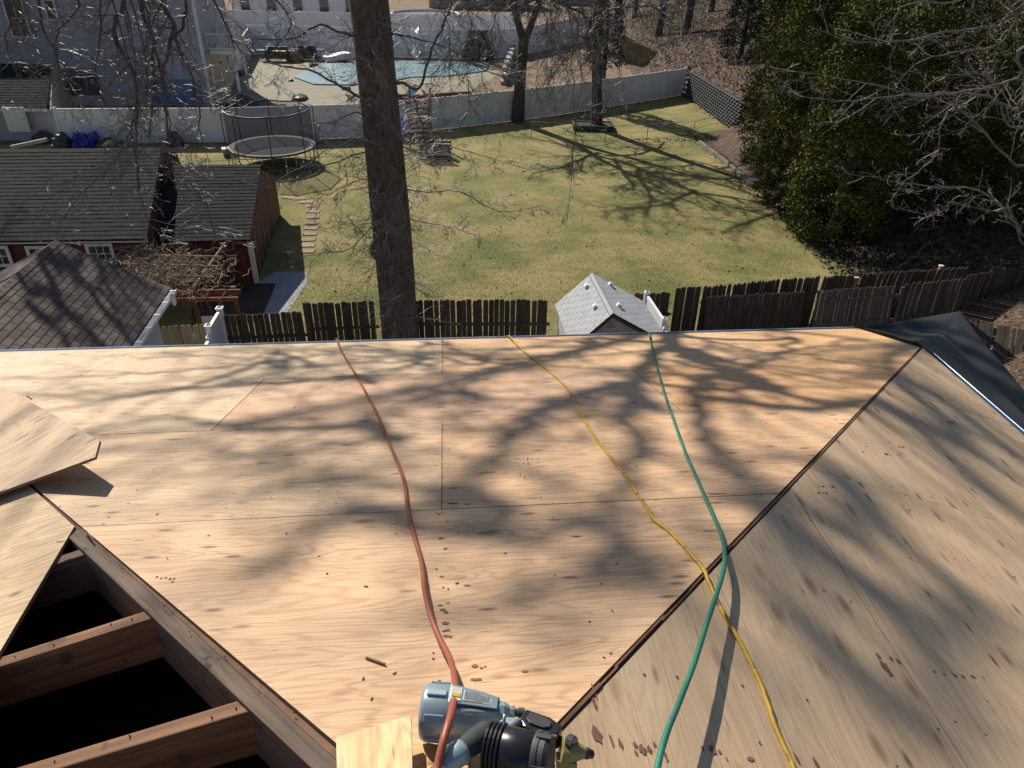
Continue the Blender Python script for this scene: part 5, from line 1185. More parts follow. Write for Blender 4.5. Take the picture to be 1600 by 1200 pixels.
# stuff at the foot of the white fence, left
for i, (px, py, mm, hx_, hz_, nm, lb, ct) in enumerate([(129, 231, 'bluetarp', .5, .5, 'tarp_bundle', 'royal blue tarp bundle behind the red shed, left one', 'tarp'), (150, 230, 'bluetarp', .38, .5, 'tarp_bundle', 'royal blue tarp bundle behind the red shed, right one', 'tarp'), (100, 232, 'darkcover', .55, .5, 'bin_bag', 'dark grey rubbish sack left of the blue tarps', 'bag'), (70, 222, 'darkcover', .6, .35, 'bin_bag', 'dark sack lying at the foot of the grey outbuilding wall', 'bag'), (275, 228, 'mulch', .5, .45, 'low_bush', 'dark low bush at the foot of the white fence', 'bush'), (176, 234, 'mulch', .7, .4, 'brush_pile', 'brown brush pile behind the charcoal roof ridge', 'brush pile')]):
    p = G(px, py); rs = random.Random(i+50); bm = bmesh.new(); bmesh.ops.create_icosphere(bm, subdivisions=3, radius=1)
    for v in bm.verts: k = rs.uniform(.8, 1.15); v.co = Vector((v.co.x*hx_*k, v.co.y*hx_*k, max(v.co.z*hz_*1.6*k, 0)))
    me = bpy.data.meshes.new(nm); bm.to_mesh(me); bm.free(); me.materials.append(M[mm]); tag(place(nm, me, None, p), lb, ct)
b = B(); p = G(46, 224, .5); b.box(p, Vector((.9, .1, .18)), Vector((0, .12, 0)), Vector((-.02, 0, .08))); tag(obj('plank', b, M['stone']), 'pale plank lying behind the charcoal roof ridge at far left', 'plank')
# row of far houses along the top edge
def farhouse(name, lb, cx, cy, wd, dp, ht, rt, mw, mr, wins):
    t_ = thing(name, lb, 'house', (cx, cy, 0)); b = B(); b.abox(cx-wd/2, cx+wd/2, cy, cy+dp, 0, ht); obj('wall', b, mw, t_)
    b = B()
    for s in (0, 1):
        y0_ = cy-.4 if s == 0 else cy+dp+.4; b.slab([(cx-wd/2-.4, y0_, ht-.1), (cx+wd/2+.4, y0_, ht-.1), (cx+wd/2+.4, cy+dp/2, ht+rt), (cx-wd/2-.4, cy+dp/2, ht+rt)], UP, .15)
    obj('roof', b, mr, t_)
    for i in range(wins): window(t_, (cx-wd/2+(i+.5)*wd/wins, cy-.01, 1.6), (1, 0, 0), (0, -1, 0), 1.1, 1.4, 1, 2)
farhouse('far_house', 'white-sided low house at the top edge left of the big trunk', -27, 100, 16, 9, 3.0, 2, M['vinyl'], M['shlight'], 5)
farhouse('far_house', 'tan house at the top edge behind the fences', -6, 118, 14, 9, 3.0, 2.4, M['tanwall'], M['shdark'], 4)
farhouse('far_house', 'pale blue-grey house at the top edge right of the big trunk', 12, 128, 14, 9, 3.0, 2.4, M['bluewall'], M['shgrey'], 4)
# ================================================================ TREES
rg = random.Random(5)
def gv(s=1.0): return Vector((rg.gauss(0, s), rg.gauss(0, s), rg.gauss(0, s)))
SEG = [0]
def grow(b, p, d, L, r0, level, maxl, droop=.0, wander=.18, kids=(9, 7, 5), step=None, spread=.95, fac=(.42, .45, .5), mi=0, upb=0.0, tipr=.0035):
    n = max(3, int(L/(step or (.55, .38, .22, .14)[min(level, 3)]))); seg = L/n; pts = [Vector(p)]; d = Vector(d).normalized(); ds = [d]
    for i in range(n):
        d = (d+gv(wander)+Vector((0, 0, -droop+upb))*(.5+i/n)).normalized(); pts.append(pts[-1]+d*seg); ds.append(d)
    r1 = max(tipr, r0*.30); rad = [lerp(r0, r1, (i/n)**.8) for i in range(n+1)]
    b.tube(pts, rad, 6 if r0 > .05 else 4 if r0 > .018 else 3, mi if r0 > .012 else 1, cap=False); SEG[0] += n
    if level >= maxl: return pts
    nk = kids[min(level, len(kids)-1)]; f = fac[min(level, len(fac)-1)]
    for k in range(nk):
        t = (k+rg.uniform(.2, 1))/nk*.88+.12; i = min(int(t*n), n-1); q = pts[i].lerp(pts[i+1], t*n-i) if t*n-i < 1 else pts[i+1]
        dd = ds[i]; side = gv(1); side = (side-dd*side.dot(dd)).normalized(); a = rg.uniform(.5, spread)
        nd = dd*cos(a)+side*sin(a); LL_ = L*f*(1.15-t*.6)*rg.uniform(.6, 1.3)
        grow(b, q, nd, LL_, max(tipr, rad[i]*rg.uniform(.45, .62)), level+1, maxl, droop, wander*1.15, kids, None, spread, fac, mi, upb, tipr)
    return pts
def along(b, pts, r0, r1, kidsn, kl, droop, maxl=2, kids=(6, 5, 4), mi=0, wob=.03, start=.0, out=None):
    """a limb along surveyed points, twigs grown on it"""
    pp = smoothpath(pts, 5); pp = [p+gv(wob) for p in pp]; n = len(pp)-1; rad = [lerp(r0, r1, i/n) for i in range(n+1)]
    b.tube(pp, rad, 7, mi, cap=False); SEG[0] += n
    for k in range(kidsn):
        t = start+(1-start)*(k+rg.random())/kidsn; i = min(int(t*n), n-1); dd = (pp[i+1]-pp[i]).normalized(); side = gv(1); side = (side-dd*side.dot(dd)).normalized(); a = rg.uniform(.45, 1.1)
        grow(b, pp[i], dd*cos(a)+side*sin(a), kl*rg.uniform(.5, 1.3), max(.006, rad[i]*rg.uniform(.3, .5)), 3-maxl, 3, droop, .13, (0,)*(3-maxl)+kids, mi=mi)
def trunk_obj(name, pts, rads, m, par, n=22, rough=.06, seed=1):
    rs = random.Random(seed); pp = smoothpath(pts, 8); k = len(pp); b = B(); ph = [rs.uniform(0, 6) for _ in range(4)]
    o = 0
    for i, p in enumerate(pp):
        t = i/(k-1)*(len(rads)-1); j = min(int(t), len(rads)-2); r = lerp(rads[j], rads[j+1], t-j)
        for q in range(n):
            a = 2*pi*q/n; rr_ = r*(1+rough*sin(3*a+ph[0]+i*.12)+rough*.7*sin(5*a+ph[1]-i*.2)+rough*.4*sin(11*a+ph[2]+i*.05)+rs.uniform(-.012, .012)); b.v.append((p.x+cos(a)*rr_, p.y+sin(a)*rr_, p.z))
    for i in range(k-1):
        for q in range(n): b.f.append((i*n+q, i*n+(q+1) % n, (i+1)*n+(q+1) % n, (i+1)*n+q)); b.mi.append(0)
    return obj(name, b, m, par, smooth=True)
# ---- the big oak in front
oak = thing('oak_tree', 'big bare oak whose thick dark trunk rises just beyond the deck edge', 'tree', (-3.03, 17.42, 0))
tp_ = [Vector((-3.03, 17.42, -.1)), Vector((-3.03, 17.42, 1)), Vector((-3.05, 17.42, 4)), Vector((-3.12, 17.42, 7)), Vector((-3.22, 17.42, 10)), Vector((-3.4, 17.3, 13)), Vector((-3.7, 17.0, 16)), Vector((-3.6, 16.9, 20)), Vector((-3.9, 16.9, 24))]
trunk_obj('trunk', tp_, [.62, .47, .455, .43, .40, .36, .30, .20, .06], M['bark'], oak)
# burl where a limb was cut
bm = bmesh.new(); bmesh.ops.create_icosphere(bm, subdivisions=3, radius=.17); me = bpy.data.meshes.new('burl')
for v in bm.verts: v.co.z *= 1.5; v.co *= rg.uniform(.9, 1.08)
bm.to_mesh(me); bm.free(); me.materials.append(M['bark']); p = V(600, 392, 17.25); place('burl', me, oak, Vector((-3.45, 17.3, p.z)))
tpt = lambda z: next(tp_[i].lerp(tp_[i+1], (z-tp_[i].z)/(tp_[i+1].z-tp_[i].z)) for i in range(len(tp_)-1) if tp_[i+1].z >= z)
# crown limbs (they throw the shadows on the deck)
crown = [(13.8, 165, .12, 8.5, .13), (16.0, 320, .3, 8.0, .12), (16.8, 190, .5, 8.0, .12), (18.4, 150, .6, 7.0, .10), (19.2, 300, .6, 7.0, .10), (20.5, 225, .8, 6.0, .09), (21.5, 20, .6, 6.0, .08), (15.5, 60, .4, 7.0, .12), (14.3, 110, .3, 7.5, .12), (18, 0, .5, 6.5, .1)]
for (z, az, el, L, r) in crown:
    b = B(); a = radians(az); grow(b, tpt(z), Vector((cos(a), sin(a), el)), L, r, 0, 3, -.0, .11, (9, 7, 4), fac=(.45, .45, .45), upb=.015, tipr=.006); obj('limb', b, [M['branch'], M['twig']], oak)
NODES = []
def slimb(pxs, t0, t1, r0, r1, kn_, kl, fn=RX, join=True):
    n = len(pxs); t0 *= .84; t1 *= .84; pts = [fn(x, y)-SDIR*lerp(t0, t1, i/(n-1)) for i, (x, y) in enumerate(pxs)]
    if join:
        near = min(NODES, key=lambda p: (p-pts[0]).length) if NODES else tpt(14.5)
        pts = [near, near.lerp(pts[0], .5)+UP*.25]+pts
    NODES.extend(pts[2:])
    b = B(); along(b, pts, r0*(.55 if t0 < 13.5 else .42), r1*(.45 if t0 < 13.5 else .38), int(kn_*1.1)+1, kl*.9, .0, 2, kids=(4, 3), wob=.03, start=.2); obj('limb', b, [M['branch'], M['twig']], oak)
slimb([(1150, 520), (1050, 525), (1062, 552), (1092, 564), (1141, 579), (1175, 600), (1230, 613), (1288, 631), (1360, 640)][1:], 11, 14, .17, .05, 16, 1.5)
slimb([(1141, 583), (1100, 598), (1084, 622), (1092, 672), (1113, 713), (1168, 768), (1230, 830)], 13, 19, .17, .07, 12, 1.4)
slimb([(1050, 540), (1003, 572), (993, 600), (979, 637), (1000, 682), (982, 734), (950, 790), (935, 850)], 12, 20, .15, .08, 14, 1.5)
slimb([(993, 596), (945, 620), (900, 631), (850, 650), (800, 700)], 12.5, 15, .08, .03, 10, 1.2)
slimb([(1245, 527), (1220, 541), (1278, 558), (1330, 568), (1415, 582)], 11, 13, .08, .03, 10, 1.2)
slimb([(1141, 590), (1180, 570), (1223, 552), (1300, 535), (1345, 530)], 12, 12, .09, .03, 10, 1.2)
slimb([(930, 530), (900, 547), (850, 557), (812, 561), (750, 560), (712, 542), (693, 533)], 11, 11.5, .10, .03, 12, 1.1)
slimb([(800, 562), (772, 575), (750, 587), (720, 607), (700, 630), (675, 637)], 12, 14, .06, .025, 8, 1.1)
slimb([(662, 535), (655, 565), (690, 585), (720, 603), (760, 630)], 11.5, 13, .05, .02, 8, 1.0)
slimb([(960, 600), (900, 620), (862, 632), (825, 655), (805, 675), (787, 692), (750, 760), (700, 790)], 15, 19, .14, .07, 12, 1.3)
slimb([(675, 557), (625, 565), (575, 565), (500, 572), (400, 575)], 11, 12.5, .05, .02, 12, 1.0)
slimb([(680, 560), (612, 577), (562, 585), (500, 592), (420, 600), (340, 590)], 11.5, 13, .05, .02, 12, 1.0)
slimb([(712, 610), (650, 627), (575, 655), (500, 670), (420, 668)], 13, 16, .07, .03, 12, 1.2)
slimb([(430, 545), (412, 565), (275, 580), (137, 587), (0, 591)], 11, 14, .06, .025, 14, 1.1)
slimb([(440, 562), (310, 598), (172, 622), (34, 618)], 12, 15, .08, .03, 12, 1.2)
slimb([(550, 587), (378, 601), (240, 615), (86, 642)], 12, 15, .07, .03, 12, 1.2)
slimb([(560, 663), (378, 670), (292, 653), (137, 673)], 14, 17, .10, .05, 10, 1.2)
slimb([(600, 680), (550, 687), (447, 708), (310, 694)], 15, 18, .08, .04, 10, 1.2)
slimb([(700, 765), (650, 760), (550, 750), (481, 752), (395, 773)], 18, 20, .12, .06, 8, 1.0)
slimb([(760, 782), (650, 790), (550, 793), (475, 828), (440, 870), (395, 900)], 19, 23, .14, .08, 8, 1.0)
slimb([(937, 811), (931, 874), (844, 911), (772, 955), (640, 960)], 21, 24, .15, .07, 8, 1.0)
slimb([(1000, 860), (960, 900), (900, 990), (860, 1030)], 22, 25, .12, .07, 6, 1.0)
slimb([(560, 540), (520, 553), (440, 560), (330, 556), (200, 560)], 10.5, 12, .04, .018, 14, .9)
slimb([(1375, 630), (1460, 690), (1520, 750), (1600, 820)], 16, 18, .13, .06, 8, 1.0, SRX)
slimb([(1400, 590), (1480, 630), (1600, 725)], 15, 16, .14, .07, 8, 1.2, SRX)
slimb([(1300, 740), (1325, 765), (1400, 825), (1470, 895), (1600, 980)], 18, 21, .13, .06, 8, 1.0, SRX)
slimb([(1200, 800), (1275, 860), (1365, 930), (1440, 1000), (1500, 1050)], 20, 23, .12, .07, 6, 1.0, SRX)
slimb([(1230, 950), (1300, 1015), (1365, 1080), (1450, 1150), (1480, 1200)], 22, 24, .10, .06, 5, 1.0, SRX)
# drooping lower limbs seen at the upper left
lead = [tpt(11.6), Vector((-5.0, 16.2, 12.2)), Vector((-7.5, 14.9, 12.3)), Vector((-10.5, 14.0, 11.9)), Vector((-13, 13.4, 11.3))]
b = B(); along(b, lead, .15, .06, 8, 1.6, .05, 2); obj('limb', b, [M['branch'], M['twig']], oak)
lp_ = smoothpath(lead, 10)
def hang(pxs, Y0, Y1, r0, r1, kn_, kl, wob=.012, droop=.06, maxl=2):
    kn_ = int(kn_*1.7); kl *= 1.15
    pts = [V(x, y, lerp(Y0, Y1, i/(len(pxs)-1))) for i, (x, y) in enumerate(pxs)]
    near = min(lp_, key=lambda p: (p-pts[0]).length); b = B(); along(b, [near, (near+pts[0])/2]+pts, r0, r1, kn_, kl, droop, maxl, wob=wob); obj('limb', b, [M['branch'], M['twig']], oak)
hang([(250, -50), (256, 10), (272, 38), (266, 66), (262, 88), (253, 115), (257, 160), (262, 212)], 14.2, 13.6, .055, .018, 12, .9)
hang([(215, -50), (220, 15), (232, 42), (240, 66), (237, 92), (241, 120), (238, 165), (233, 214)], 14.4, 14.0, .05, .016, 12, .9)
hang([(186, -50), (191, 12), (180, 32), (179, 62), (192, 82), (203, 104), (214, 128), (214, 170), (212, 235), (215, 300)], 14.4, 13.2, .05, .012, 16, .9)
hang([(150, -50), (157, 18), (157, 60), (148, 100), (152, 128)], 14.6, 14.4, .028, .009, 9, .6)
hang([(110, -40), (122, 5), (108, 32), (92, 45), (88, 75), (97, 115), (122, 132)], 14.0, 13.6, .028, .009, 10, .7)
hang([(55, -40), (62, 10), (70, 50), (84, 75), (92, 110), (98, 122)], 14.6, 14.2, .035, .010, 10, .8)
hang([(12, -40), (18, 20), (8, 60), (20, 100), (30, 125)], 14.4, 14.2, .03, .009, 10, .8)
hang([(290, -40), (285, 40), (275, 58), (298, 112), (303, 142), (312, 165), (309, 195), (316, 218)], 14.6, 14.2, .035, .010, 12, .7)
hang([(320, -40), (345, 20), (362, 60), (385, 92), (392, 112)], 15.4, 15.6, .028, .008, 9, .7)
hang([(395, -50), (440, 10), (455, 40), (430, 75), (412, 96)], 15.6, 15.8, .025, .007, 10, .7)
hang([(230, 100), (212, 160), (200, 215), (168, 265), (120, 310), (92, 350)], 13.9, 12.9, .016, .006, 22, .75, droop=.02)
hang([(215, 150), (205, 205), (215, 260), (222, 320), (240, 370), (232, 400)], 13.8, 13.0, .016, .006, 20, .7, droop=.03)
hang([(262, 170), (262, 230), (272, 262), (300, 290), (325, 330), (335, 372)], 13.9, 13.4, .016, .006, 16, .6, droop=.03)
# branches leaving the trunk sideways
def side(z, pxs, Y1, r0, r1, kn_, kl, droop=.03, Y0=17.4, maxl=2):
    pts = [tpt(z)]+[V(x, y, lerp(Y0, Y1, (i+1)/len(pxs))) for i, (x, y) in enumerate(pxs)]; b = B(); along(b, pts, r0, r1, kn_, kl, droop, maxl, wob=.01); obj('limb', b, [M['branch'], M['twig']], oak)
side(9.0, [(560, 55), (500, 40), (460, 60), (400, 62)], 16.2, .035, .010, 9, .8)
side(7.6, [(570, 150), (540, 140), (490, 112), (440, 103), (405, 95)], 16.2, .04, .010, 12, .8)
side(6.9, [(585, 195), (560, 175), (520, 190), (450, 200)], 16.0, .022, .007, 10, .7)
side(5.8, [(560, 240), (520, 256), (470, 262), (430, 285), (405, 300)], 16.0, .022, .006, 14, .6)
side(5.0, [(570, 280), (520, 300), (490, 330)], 16.3, .016, .005, 12, .6)
side(4.2, [(580, 355), (545, 390), (500, 395), (450, 410)], 16.4, .018, .006, 16, .55)
side(3.9, [(575, 370), (550, 350), (500, 360)], 16.6, .014, .005, 12, .5)
side(3.0, [(640, 440), (655, 455), (690, 470)], 16.4, .012, .004, 6, .35)
side(7.3, [(628, 130), (655, 138), (672, 85), (690, 45), (706, 5)], 16.4, .04, .015, 12, .8)
side(7.0, [(640, 150), (658, 190), (668, 240), (676, 262)], 16.8, .02, .007, 8, .5)
side(6.2, [(660, 240), (700, 230), (760, 245), (820, 262)], 16.0, .016, .005, 14, .6)
side(5.0, [(670, 300), (720, 300), (780, 330), (850, 322)], 16.0, .016, .005, 16, .6)
side(4.3, [(680, 350), (720, 360), (770, 380)], 16.4, .012, .004, 12, .5)
side(8.4, [(650, 60), (700, 75), (760, 110), (820, 130)], 16.0, .024, .007, 14, .8)
side(6.7, [(565, 205), (540, 225), (500, 240), (470, 275)], 16.4, .015, .005, 12, .6)
b = B()
for i in range(170):
    z = rg.uniform(1.6, 8.8); a = rg.uniform(0, 2*pi); p = tpt(z); grow(b, p, Vector((cos(a), sin(a), rg.uniform(-.35, .35))), rg.uniform(.7, 1.9), .009, 2, 3, .02, .2, (0, 0, 7), tipr=.0032)
o = obj('shoots', b, [M['branch'], M['twigpale']], oak); o['kind'] = 'stuff'
# upper twig curtain hanging right of the trunk
for (x0, x1, y1, Y, kn_) in ((735, 722, 190, 15.5, 16), (690, 705, 150, 16.5, 10), (770, 752, 130, 16, 12), (860, 850, 120, 15, 12), (905, 885, 345, 14.6, 6), (890, 893, 270, 14.8, 12), (938, 925, 150, 15.5, 10), (975, 965, 110, 16, 10), (840, 862, 95, 14.6, 8)):
    pts = [tpt(12.2), Vector((-1.2, 16.4, 12.6)), V(x0, -70, Y), V(x0, 0, Y), V((x0+x1)/2+6, y1*.5, Y), V(x1, y1, Y-.2)]; b = B(); along(b, pts, .020, .004, int(kn_*1.6), .9, .10, 2, wob=.035, start=.3); obj('limb', b, [M['branch'], M['twig']], oak)
# ---- two trees in the lawn
def fartree(lb, base, path, rads, limbs, seed, crownz=None, m='bark2'):
    t_ = thing('bare_tree', lb, 'tree', base); trunk_obj('trunk', path, rads, M[m], t_, 14, .05, seed)
    for p, d, L, r, dr in limbs:
        b = B(); grow(b, p, d, L, r*1.3, 0, 3, dr, .13, (12, 8, 4), step=.6, tipr=.010); obj('limb', b, [M['branch'], M['twig']], t_)
    return t_
b0 = Vector((-.02, 47.3, 0)); f1_ = V(818, 62, 47.1)
L1 = [(Vector((f1_.x, f1_.y, z)), Vector((cos(a), sin(a), e)), L, .10, dr) for z, a, e, L, dr in ((6.2, 3.3, .3, 6, .07), (6.6, .2, .3, 6, .07), (7.2, 4.5, .25, 6, .09), (7.6, 5.4, .3, 6, .09), (8.2, 2.6, .3, 6, .08), (8.8, 3.9, .5, 6, .05), (9.4, .6, .5, 7, .03), (10.5, 5, .5, 7, 0), (11, 2.2, .6, 7, 0), (12, 3.6, .8, 6, 0), (12.5, 1, .8, 6, 0))]
tA = fartree('forked bare tree growing through the white fence line right of the big trunk', b0, [b0-UP*.1, V(812, 130, 47.2), f1_], [.42, .33, .30], L1, 3)
for q in ([f1_-UP*.2, V(806, 20, 47), V(798, -30, 46.8), Vector((-1.2, 46.5, 14))], [f1_-UP*.2, V(836, 20, 47), V(850, -30, 47.2), Vector((2.6, 47.4, 14))]): trunk_obj('fork', q, [.24, .20, .15, .04], M['bark2'], tA, 12, .05, 4)
b1 = Vector((4.83, 46.1, 0)); tb = V(936, 0, 46.3)
L2 = [(Vector((4.9, 46.2, z)), Vector((cos(a), sin(a), e)), L, r, dr) for z, a, e, L, r, dr in ((4.6, 3.1, .1, 4.5, .05, .10), (5.4, 4.2, .1, 4.5, .05, .12), (6.4, 5.8, .15, 5, .06, .10), (7.0, 3.4, .1, 5, .07, .10), (7.8, .5, .2, 5, .07, .07), (8.4, 4.8, .2, 5.5, .08, .07), (9.2, 2.7, .3, 6, .09, .03), (10.5, 5.4, .4, 7, .10, 0), (11.5, 3.8, .5, 7, .11, 0), (12.5, 1.0, .6, 6, .10, 0), (13, 4.7, .7, 7, .10, 0), (13.5, 2.6, .8, 6, .1, 0), (9.8, .0, .3, 7, .10, 0), (11, 5.9, .4, 8, .10, 0))]
fartree('straight dark tree trunk standing in the low planter on the lawn', b1, [b1-UP*.1, V(933, 120, 46.1), tb, Vector((5.2, 46.2, 15))], [.36, .30, .27, .08], L2, 5)
# off-frame left neighbour tree and right-hand tree (their crowns reach into the photograph)
b2 = Vector((-24, 27, 0))
L3 = [(Vector((-24, 27, z)), Vector((cos(a), sin(a), e)), L, .15, .0) for z, a, e, L in ((9, 5.9, .5, 9), (11, .1, .5, 9), (12.5, 5.5, .5, 8), (13, .4, .6, 8), (14, 5.8, .7, 8), (10, 5.2, .6, 8), (12, 2, .6, 6), (15, 0, .9, 6))]
fartree('tall bare tree at the far left beyond the charcoal roofs', b2, [b2, b2+UP*6, b2+UP*16], [.45, .38, .15], L3, 9)
lt = [o for o in bpy.data.objects if o.get('label') == 'tall bare tree at the far left beyond the charcoal roofs'][0]
gn = n_garage
def GX(x, y): return onplane(x, y, r_garage, gn)
LN = [Vector((-24, 27, 12))]
for pxs, t0, t1, r0_, r1_ in (([(20, 420), (60, 450), (100, 485), (150, 530), (180, 560)], 15, 17, .10, .06), ([(60, 385), (95, 410), (135, 450), (170, 495), (215, 545)], 13, 16, .10, .05), ([(95, 400), (120, 430), (165, 465), (200, 500)], 12, 13, .06, .03), ([(135, 400), (175, 415), (215, 440), (255, 460)], 12, 13, .06, .03), ([(160, 400), (165, 440), (175, 470), (190, 520)], 13, 14, .05, .03), ([(40, 470), (90, 510), (110, 545)], 15, 16, .06, .04)):
    pts = [GX(x, y)-SDIR*lerp(t0, t1, i/(len(pxs)-1)) for i, (x, y) in enumerate(pxs)]; near = min(LN, key=lambda p: (p-pts[0]).length); LN += pts
    b = B(); along(b, [near, near.lerp(pts[0], .5)+UP*.3]+pts, r0_, r1_, 9, 1.1, .0, 2, kids=(4, 3), wob=.03, start=.3); obj('limb', b, [M['branch'], M['twig']], lt)
b3 = Vector((15.5, 13.5, 0)); rt = thing('bare_tree', 'bare pale-barked tree reaching in over the dark bank from the right edge', 'tree', b3)
trunk_obj('trunk', [b3-UP*.2, b3+UP*4, b3+Vector((.3, .3, 9)), b3+Vector((.4, .4, 13))], [.32, .27, .2, .05], M['bark2'], rt, 14, .05, 8)
def rlimb(z, pxs, Y0, Y1, r0, r1, kn_, kl):
    pts = [b3+UP*z]+[V(x, y, lerp(Y0, Y1, i/(len(pxs)-1))) for i, (x, y) in enumerate(pxs)]; b = B(); along(b, pts, r0, r1, int(kn_*.6), kl, .0, 2, kids=(4, 3), wob=.012, start=.25); obj('limb', b, [M['twig'], M['twigpale']], rt)
rlimb(9.5, [(1640, 20), (1560, 40), (1480, 50), (1420, 62), (1340, 66), (1262, 42)], 14.5, 16, .035, .007, 16, .8)
rlimb(9.0, [(1650, 60), (1590, 120), (1520, 140), (1440, 150), (1370, 133), (1290, 118), (1215, 110)], 14.5, 16, .035, .007, 20, .8)
rlimb(8.0, [(1650, 150), (1590, 170), (1540, 150), (1470, 145), (1400, 150), (1320, 158), (1240, 150)], 14.5, 16, .04, .007, 22, .8)
rlimb(7.6, [(1650, 225), (1600, 200), (1575, 195), (1555, 145), (1545, 120), (1505, 110)], 14, 14.5, .03, .008, 14, .8)
rlimb(7.2, [(1650, 260), (1570, 240), (1500, 170), (1468, 200), (1465, 240), (1432, 270), (1400, 290)], 14, 15, .028, .006, 20, .7)
rlimb(6.4, [(1650, 370), (1590, 350), (1560, 318), (1520, 295), (1470, 292), (1400, 285), (1345, 268)], 14, 15.5, .03, .006, 22, .7)
rlimb(6.0, [(1650, 400), (1580, 330), (1545, 330), (1500, 305), (1465, 335), (1420, 330)], 14, 15, .022, .006, 16, .6)
rlimb(10, [(1640, -20), (1590, 30), (1560, 70), (1500, 80), (1430, 100), (1380, 170)], 14, 15.5, .03, .006, 18, .8)
rlimb(10, [(1600, -30), (1500, 0), (1410, 10), (1395, 60), (1385, 72)], 15, 16, .026, .006, 14, .7)
# ---- evergreens on the bank: trunk, boughs of leaf-sized faces
def evergreen(name, lb, x, y, ht, rad, n, size, m, seed, z0=None, conic=.55, base=.0, grp=None):
    rs = np.random.RandomState(seed); z_ = hz(x, y) if z0 is None else z0; t_ = thing(name, lb, 'tree', (x, y, z_))
    b = B(); b.tube([(x, y, z_-.2), (x+.1, y, z_+ht*.5), (x, y, z_+ht*.93)], [.22, .14, .03], 8); obj('trunk', b, M['bark2'], t_)
    nb_ = 620; hh = rs.uniform(base, 1, nb_)**.9; ang = rs.uniform(0, 2*pi, nb_); prof = rad*(1-hh**2*conic)*np.minimum(1, .72+hh*2)
    prof *= rs.uniform(.72, 1.1, nb_); cx = np.cos(ang)*prof*.82; cy = np.sin(ang)*prof*.82; cz = hh*ht
    idx = rs.randint(0, nb_, n); o_ = rs.normal(size=(n, 3))*np.array([.30, .30, .22])*rad*.25
    P_ = np.stack([cx[idx], cy[idx], cz[idx]], 1)+o_; P_[:, 2] = np.clip(P_[:, 2]-.12*(np.hypot(o_[:, 0], o_[:, 1])), .02, ht*1.02)
    leafmesh('crown', P_, size, m, rs, (x, y, z_), t_)
    return t_
grp = 'evergreens on the dark bank'
EV = [(12.9, 37.5, 12.5, 2.3, 'tall olive-green evergreen at the left rim of the bank, above the planting bed'), (12.3, 32.5, 10.5, 2.1, 'bushy evergreen beside the end of the timber edging'), (12.6, 28.2, 8.2, 2.3, 'lowest evergreen at the near left corner of the bank'), (15.6, 41.5, 13.5, 2.6, 'tall evergreen behind the left rim of the bank near the crib wall'), (16.4, 35.0, 13.0, 2.6, 'broad dark evergreen in the middle of the bank'), (16.0, 29.3, 9.5, 2.6, 'dark evergreen in shade above the lawn corner'), (19.4, 39.0, 13.0, 2.6, 'rear evergreen whose top meets the upper frame edge')]
EV += [(19.6, 31.5, 9.5, 2.8, 'shaded evergreen between the lawn-corner evergreen and the right frame edge'), (17.6, 26.2, 4.6, 2.1, 'low black-green evergreen nearest the stockade fence')]
for i, (x, y, h_, r_, lb) in enumerate(EV): evergreen('evergreen_tree', lb, x, y, h_, r_, 46000 if i < 5 else 22000, .115, M['holly'], 20+i, grp=grp, conic=.35)
evergreen('spruce_tree', 'dark drooping spruce behind the straight tree trunk', 5.6, 52.6, 8.2, 1.6, 9000, .15, M['spruce'], 61, z0=0, base=.28)
evergreen('evergreen_shrub', 'grey-green evergreen shrub on the leafy slope above the crib wall', 15.6, 56.5, 5.0, 1.7, 8000, .14, M['spruce'], 62)
evergreen('evergreen_shrub', 'second grey-green evergreen higher up the leafy slope', 18.8, 60.5, 6.5, 2.0, 8000, .14, M['spruce'], 63)
evergreen('evergreen_shrub', 'dark evergreen at the top frame edge beyond the leafy slope', 24, 66, 6.0, 3.0, 9000, .16, M['spruce'], 64)
evergreen('evergreen_shrub', 'low dark shrub behind the pool fence left of the stone wall', -3.6, 69.5, 2.6, 1.7, 3500, .14, M['spruce'], 65, z0=0)
# hillside trees
for i, (px, py, Y, r_, lb) in enumerate([(1028, 58, 84, .38, 'left of the two thick trunks on the leafy slope'), (1070, 55, 80, .42, 'right of the two thick trunks on the leafy slope'), (990, 30, 98, .3, 'slim trunk high on the left of the leafy slope'), (1110, 20, 92, .3, 'slim trunk at the top frame edge above the crib wall'), (1440, 110, 48, .26, 'grey trunk showing through the dark bank at upper right')]):
    p = V(px, py, Y); p.z = hz(p.x, p.y)-.1
    for it in range(30):
        q = V(px, py, Y); h__ = hz(q.x, q.y)
        if abs(q.z-h__) < .1: break
        Y += (q.z-h__)*1.6
    p = Vector((q.x, q.y, h__-.1))
    Ls = [(p+UP*z, Vector((cos(a), sin(a), .35)), 5, .08, .03) for z, a in ((3.0, 1+i), (4.2, 3+i), (5.2, 5+i), (6.5, 4.2), (7.5, 2.6))]
    fartree(lb, p, [p, p+Vector((.2, 0, 4)), p+Vector((.1, .3, 10))], [r_, r_*.8, r_*.3], Ls, 30+i)
